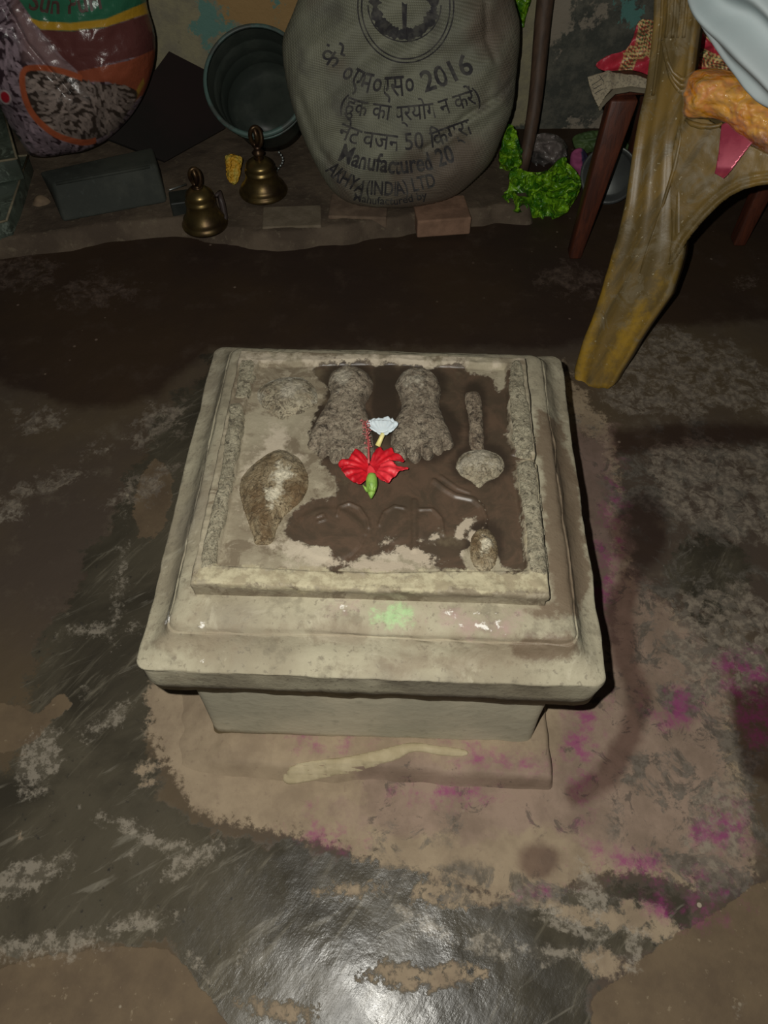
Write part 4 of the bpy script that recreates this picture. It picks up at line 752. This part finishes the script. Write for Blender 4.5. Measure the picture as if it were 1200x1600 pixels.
def npl(px, py): return placer(on_z(985, 130, TZ + .006), (-.15, -.55, .8))(np.array(px), np.array(py), .0065 + fbm(np.array(px), np.array(py), .04, 2) * .010 + .008 * np.exp(-((np.array(px) - 950) / 8) ** 2))
for a_, b_ in (((924,136),(938,128)), ((926,143),(940,136)), ((928,150),(941,143)), ((936,121),(942,133))):
    A_ = np.array(a_, float); B_ = np.array(b_, float); d_ = (B_ - A_) / np.hypot(*(B_ - A_)); n_ = np.array([-d_[1], d_[0]]) * .5; qd = np.array([A_ - n_, B_ - n_, B_ + n_, A_ + n_]); into(mesh('print_line', npl(qd[:, 0], qd[:, 1]), [(0, 1, 2, 3)], INK, smooth=False), npp)
# red cloth with gold brocade bands
def brocade(outline, O, nrm, bands, name, amp=.010):
    def d(s, x, y): return .008 + amp * 1.6 * fbm(x, y, .045, 3) + .008 * np.sin((x * .5 + y) * .16 + 3 * fbm(x, y, .02, 2))
    V, F, n = puff(smooth_poly(outline, 3), placer(O, nrm), d, 1.6, lambda s, x, y: d(s, x, y) - .003)
    q = to_px(V); X, Y = q[:, 0], q[:, 1]; C_ = np.zeros((len(V), 3)); C_[:] = (.52, .035, .06)
    C_ *= (1 + .5 * fbm(X, Y, .1, 3))[:, None]
    for ln, wd in bands:
        s = sdf_line(X, Y, ln, wd); m = np.clip(s, 0, 1)[:, None]; e = np.array(ln[-1], float) - np.array(ln[0]); e /= np.hypot(*e); u = X * e[0] + Y * e[1]; v_ = -X * e[1] + Y * e[0]
        ck = np.sin(u * .95 + 1.5 * np.sin(v_ * .35)) * .7 + np.sin(v_ * 1.5) * .5 + .8 * fbm(X, Y, .3, 2); gold = np.array([.72, .56, .24]); grn = np.array([.06, .13, .05]); rd = np.array([.42, .03, .04])
        pc = np.where((ck > .25)[:, None], gold, np.where((ck < -.35)[:, None], grn, rd)); edge_ = np.clip(1 - np.abs(s - 1.3), 0, 1)[:, None]; pc = pc * (1 - edge_) + gold * edge_; C_ = C_ * (1 - m) + pc * m
    return V, F, C_
M = Mat('red_gold_brocade', .42); M.color(M.attr('tint', 'Color')); M.bump(M.noise(120, 4), .8, .002); BROC = M.m
bc = thing('brocade_cloth', 'red cloth with gold and green brocade bands draped over the low stool', 'cloth', (.50, 1.5, TZ))
V, F, C_ = brocade([(929,106),(945,92),(975,82),(990,55),(998,34),(1018,30),(1040,34),(1050,70),(1045,120),(1022,120),(1008,116),(985,113),(955,112)], on_z(985, 116, TZ + .014), (-.1, -.75, .65), [([(1003,36),(1028,40)], 8), ([(1010,36),(1000,82)], 11), ([(1026,36),(1020,82)], 11), ([(988,82),(976,114)], 11), ([(975,84),(1040,82)], 2)], 'a')
into(mesh('draped_corner', V, F, BROC, colors=C_), bc)
V, F, C_ = brocade([(1040,20),(1082,22),(1096,20),(1130,60),(1170,110),(1215,160),(1215,175),(1150,150),(1110,122),(1078,118),(1040,120)], on_z(1100, 110, .40), (-.15, -.75, .65), [([(1070,74),(1092,78),(1120,92),(1160,104)], 6), ([(1076,92),(1110,98),(1150,108)], 9), ([(1094,34),(1112,56),(1124,66)], 9)], 'b')
into(mesh('draped_fold', V, F, BROC, colors=C_), bc)

# ================================================================== MOULDED PLASTIC CHAIR
FT = on_z(930, 606, 0); SA = on_z(1050, 190, .42); SB = on_z(1200, 240, .42)
nP1 = np.cross(SB - SA, FT - SA); nP1 /= np.linalg.norm(nP1); nP1 = nP1 if nP1[1] < 0 else -nP1
dAB = SB - SA; dAB /= np.linalg.norm(dAB); nV = np.array([dAB[1], -dAB[0], 0.]); nV = nV if nV[1] < 0 else -nV; nV /= np.linalg.norm(nV)
def chair_mat(name, k=1.0):
    M = Mat(name, .42); st = M.scaled((26, 26, 3.0), (0, .25, 0)); g1 = M.noise(1, 6, .6, .6, st); g2 = M.noise(26, 7, .7, .8); g3 = M.noise(3, 3)
    c = M.mix(M.step(g1, .38, .62), (.30 * k, .19 * k, .050 * k), (.165 * k, .115 * k, .042 * k)); c = M.mix(M.math('MULTIPLY', M.step(g3, .5, .66), .6), c, (.34 * k, .21 * k, .035 * k))
    c = M.mix(M.math('MULTIPLY', M.step(g2, .50, .62), .6), c, (.30 * k, .245 * k, .15 * k)); c = M.mix(M.step(M.noise(140, 4, .6), .66, .70), c, (.42, .36, .24))
    c = M.mix(M.math('MULTIPLY', M.mask('c_yel', .7, .6, 14), .8), c, (.46, .27, .02)); M.color(c); M.bump(g2, .4, .0015); return M.m
CHM = chair_mat('olive_brown_plastic', .80)
YEL = {'c_yel': [('L', [(905,600),(925,500)], 9), ('L', [(900,606),(955,612)], 7), ('E', 985, 520, 12, 50, .5), ('L', [(935,470),(950,400)], 5)]}
pP1 = placer(SA, nP1); pV = placer(SA, nV)
chair = thing('plastic_chair', 'worn olive-brown moulded plastic chair, one front leg and arm post in view', 'chair', tuple(FT))
def blend_place(y):
    a = float(np.clip((330 - y) / 230, 0, 1)); a = a * a * (3 - 2 * a)
    return lambda x, yy, d: (1 - a) * pP1(x, yy, d) + a * pV(x, yy, d)
def strip_loft(rows, place_of, prof, thick=.026):
    """rows of (y, left x, right x): rounded front profile closed by a flat back"""
    V = []; m = len(prof) + 2
    for k, (y, L, R) in enumerate(rows):
        t_ = np.array([p[0] for p in prof]); d_ = np.array([p[1] for p in prof]); x = L + (R - L) * t_; yy = np.full_like(x, y) + (x - L) * rows_sk; pl = place_of(y)
        V.append(pl(x, yy, d_)); V.append(pl(np.array([R, L], float), np.array([y + (R - L) * rows_sk, y], float), np.array([-thick, -thick])))
    V = np.concatenate(V); n = len(rows); F = grid_faces(n, m, True); F += [tuple(range(m))[::-1], tuple((n - 1) * m + i for i in range(m))]; return V, F
rows_sk = .06
pf = [(0, -.012), (.0, -.004), (.03, .001), (.08, .0025), (.13, .001), (.17, -.001), (.25, -.001), (.32, .0015), (.37, .003), (.42, .0015), (.50, .001), (.58, .0015), (.66, .003), (.70, .001), (.78, -.001), (.86, -.001), (.90, .002), (.95, .0025), (.99, 0), (1.0, -.005), (1.0, -.012)]
def interp_rows(rows, stp=6):
    R_ = np.array(rows, float); R_ = R_[np.argsort(R_[:, 0])]; ys = np.arange(R_[0, 0], R_[-1, 0] + .1, stp); return [(y, np.interp(y, R_[:, 0], R_[:, 1]), np.interp(y, R_[:, 0], R_[:, 2])) for y in ys]
leg_rows = interp_rows([(182,997,1072),(140,1007,1076),(87,1014,1082),(35,1019,1089),(0,1020,1093),(-60,1024,1100),(-140,1030,1112),(607,912,944),(603,901,955),(597,897,960),(579,896,969),(555,903,984),(531,910,997),(503,922,1015),(474,932,1035),(455,938,1048),(436,943,1054),(415,950,1061),(392,956,1067),(375,962,1069),(355,967,1066),(315,976,1066),(245,986,1066),(215,991,1067)])
V, F = strip_loft(leg_rows, blend_place, pf); into(mesh('leg', V, F, CHM, masks=YEL), chair)
post_rows = interp_rows([(189,995.5,1071),(182,997,1072),(140,1007,1076),(87,1014,1082),(35,1019,1089),(0,1020,1093),(-60,1024,1100),(-140,1030,1112)])
# arched flutes where arm post meets the leg
for k, (dx, dy) in enumerate(((0, 0), (7, 14), (14, 28))):
    pp = [(1037 + dx * .4, 62 + dy), (1042 + dx * .5, 92 + dy), (1052 + dx * .4, 112 + dy * .8), (1064, 122 + dy * .7), (1073, 124 + dy * .6)]
    P = np.array([blend_place(b)(np.float64(a), np.float64(b), .002) for a, b in pp]); V, F = tube(P, .0034, 8); into(mesh('moulded_flute', V, F, CHM, masks=YEL), chair)
# vertical ribs on the post
for off in (.22, .36, .50, .63, .75):
    P = np.array([blend_place(y)(np.float64(L + (R - L) * off), np.float64(y), .0015) for y, L, R in post_rows if y < (60 if off > .3 else 150)]); V, F = tube(P, .0025, 8); into(mesh('moulded_rib', V, F, CHM, masks=YEL), chair)
# apron with its arch
ARCH = [(1052,412),(1062,398),(1074,376),(1089,357),(1106,338),(1124,320),(1142,306),(1162,296),(1184,290),(1200,288)]
apo = [(1046,416)] + ARCH + [(1240,291),(1290,310),(1330,345),(1370,410),(1400,480),(1460,470),(1470,330),(1440,300),(1330,275),(1200,240),(1160,222),(1120,196),(1106,187),(1074,184),(1062,186),(1052,230),(1048,300),(1050,360)]
dA = lambda s, x, y: .001 + .006 * np.exp(-((np.clip(-sdf_line(x, y, ARCH + [(1240,291),(1290,310),(1330,345)], 0), 0, None) - 5) / 3.5) ** 2) + .003 * np.exp(-((np.clip(-sdf_line(x, y, ARCH + [(1240,291)], 0), 0, None) - 16) / 3) ** 2) + .002 * fbm(x, y, .05, 3)
V, F, n = puff(apo, pP1, dA, 3.0, lambda s, x, y: -.008 + 0 * s); into(mesh('apron', V, F, CHM, masks=YEL), chair)
P = np.array([pP1(np.float64(a), np.float64(b), .002) for a, b in [(1066,190),(1062,225),(1054,262),(1042,300),(1026,350),(1010,395),(996,440)]]); V, F = tube(P - nP1 * .002, [.001, .003, .0035, .003, .0028, .0025, .001], 8); into(mesh('moulded_ridge', V, F, CHM, masks=YEL), chair)
# split at the top of the apron, with its lip
P = np.array([pP1(np.float64(a), np.float64(b), .004) for a, b in [(1072,186),(1082,193),(1096,197),(1112,198),(1124,196),(1130,192)]]); V, F = tube(P, [.002, .004, .0045, .004, .003, .002], 8); into(mesh('seat_lip', V, F, CHM, masks=YEL), chair)
# seat pan, going back from the apron
s0 = SA - nV * .005; s1 = SA + dAB * .46 - nV * .005; back = -nV * .40
V, F = hull_box([s0 + [0, 0, -.012], s1 + [0, 0, -.012], s1 + back + [0, 0, -.012], s0 + back + [0, 0, -.012], s0, s1, s1 + back, s0 + back]); bevel(into(mesh('seat', V, F, CHM, masks=YEL), chair), .004)

fr = FT + dAB * .50; br = s1 + back - nV * .03; br[2] = 0
for b0, b1 in ((fr, SA + dAB * .44 - np.array([0, 0, .02])), (br, s1 + back - dAB * .03 + nV * .03 - np.array([0, 0, .013]))):
    bevel(into(mesh('leg', *leg4(b0, b1, .05, .075, .035), CHM, masks=YEL), chair), .006)
# marigolds in a clear plastic bag on the seat
mb = thing('marigold_bag', 'clear plastic bag full of orange marigolds on the chair seat', 'bag', tuple(SA + dAB * .1 + np.array([0, 0, .0])))
BG = smooth_poly([(1072,182),(1070,150),(1076,118),(1100,108),(1140,110),(1180,128),(1225,150),(1300,170),(1310,250),(1250,262),(1210,244),(1185,232),(1160,212),(1135,192),(1108,184)], 4)
V, F, n = puff(BG, placer(SA + np.array([0, 0, .004]) + nV * .0, nV * .9 + np.array([0, 0, .35])), lambda s, x, y: .006 + .040 * (1 - np.exp(-s / 14)) + fbm(x, y, .06, 4) * .022, 2.2, lambda s, x, y: .0 + 0 * s)
M = Mat('orange_marigold_heap', .6); n1 = M.noise(30, 5, .6, .8); c = M.mix(M.step(n1, .38, .6), (.78, .25, .004), (.85, .40, .010)); c = M.mix(M.step(M.noise(14, 3), .54, .66), c, (.36, .09, .012)); M.color(c); M.bump(M.voro(110), .6, .002); M.rough(.45); into(mesh('marigold_heap', V, F, M.m), mb)
V, F, n = puff(BG, placer(SA + np.array([0, 0, .004]), nV * .9 + np.array([0, 0, .35])), lambda s, x, y: .012 + .044 * (1 - np.exp(-s / 12)) + fbm(x, y, .06, 4) * .022 + np.abs(fbm(x, y * 2, .05, 2)) * .016, 2.2, lambda s, x, y: -.001 + 0 * s)
M = Mat('clear_bag_film', .12); M.b.inputs['Base Color'].default_value = (.95, .95, .93, 1); M.b.inputs['Alpha'].default_value = .10; M.b.inputs['Specular IOR Level'].default_value = 1.0; M.bump(M.noise(20, 3, .5, 1.2), 1, .025); into(mesh('plastic_film', V, F, M.m), mb)
# pink foil tag hanging over the apron
V, F, n = puff([(1128,195),(1140,189),(1158,190),(1178,222),(1136,278),(1133,281),(1118,272),(1124,240)], placer(SA + nP1 * .006, nP1 + np.array([0, 0, .25])), lambda s, x, y: .004 + .004 * np.sin((y - 195) * .03) + .012 * np.clip((y - 262) / 20, 0, 1) ** 2, 2, lambda s, x, y: .003 + .004 * np.sin((y - 195) * .03) + .012 * np.clip((y - 262) / 20, 0, 1) ** 2)
M = Mat('pink_foil', .3, .25); M.color(M.mix(M.step(M.noise(30, 4), .4, .6), (.50, .085, .13), (.38, .05, .09))); tag(shift(mesh('pink_foil_tag', V, F, M.m), tuple(pP1(np.float64(1150), np.float64(195), .006))), 'shiny pink foil strip hanging over the chair seat edge', 'foil strip')
# white cotton cloth, top right
WC = smooth_poly([(1096,-180),(1088,-60),(1092,0),(1101,32),(1122,64),(1140,88),(1160,112),(1180,136),(1205,158),(1260,185),(1340,200),(1420,150),(1440,-180),(1260,-220)], 5)
def wc_d(s, x, y):
    f = .018 * np.sin(((x - 1100) * .75 - (y) * .9) * .075 + 3.5 * fbm(x, y, .008, 2)) + .006 * np.abs(fbm(x * .5 + y, y, .012, 2)) * 3
    return .01 + .075 * np.sqrt(np.clip(1 - (1 - np.clip(s / 110, 0, 1)) ** 2, 0, 1)) + f * np.clip(s / 15, 0, 1)
V, F, n = puff(WC, placer(SA + nV * .07 + np.array([0, 0, .0]), nV * .95 + np.array([0, 0, .1])), wc_d, 3, lambda s, x, y: -.005 * np.clip(s / 30, 0, 1))
M = Mat('white_cotton', .9); M.color(M.mix(M.step(M.noise(5, 4), .4, .6), (.50, .56, .57), (.44, .52, .53))); M.bump(M.noise(300, 2), .2, .0005)
tag(shift(mesh('white_cloth', V, F, M.m), tuple(SA + dAB * .15)), 'pale white cotton cloth hanging in folds above the marigold bag', 'cloth')

# ------------------------------------------------------------------ pieces of a part hang under that part
NEST = {'sepal': 'calyx', 'anthers': 'stamen_column', 'bell_loop': 'bell_neck', 'finial': 'bell_neck', 'rib': 'bucket_body', 'print_line': 'printed_sheet', 'printed_line': 'sack_cloth',
        'emblem_ring': 'sack_cloth', 'emblem_wreath': 'sack_cloth', 'emblem_stem': 'sack_cloth', 'printed_name': 'bag_film', 'moulded_flute': 'leg', 'moulded_rib': 'leg', 'moulded_ridge': 'leg',
        'carved_edge': 'stone_body', 'pale_cut_edge': 'block_body'}
for o in list(COL.objects):
    k = o.name.split('.')[0]
    if k in NEST and o.parent:
        for p in o.parent.children:
            if p.name.split('.')[0] == NEST[k]: o.parent = p; break
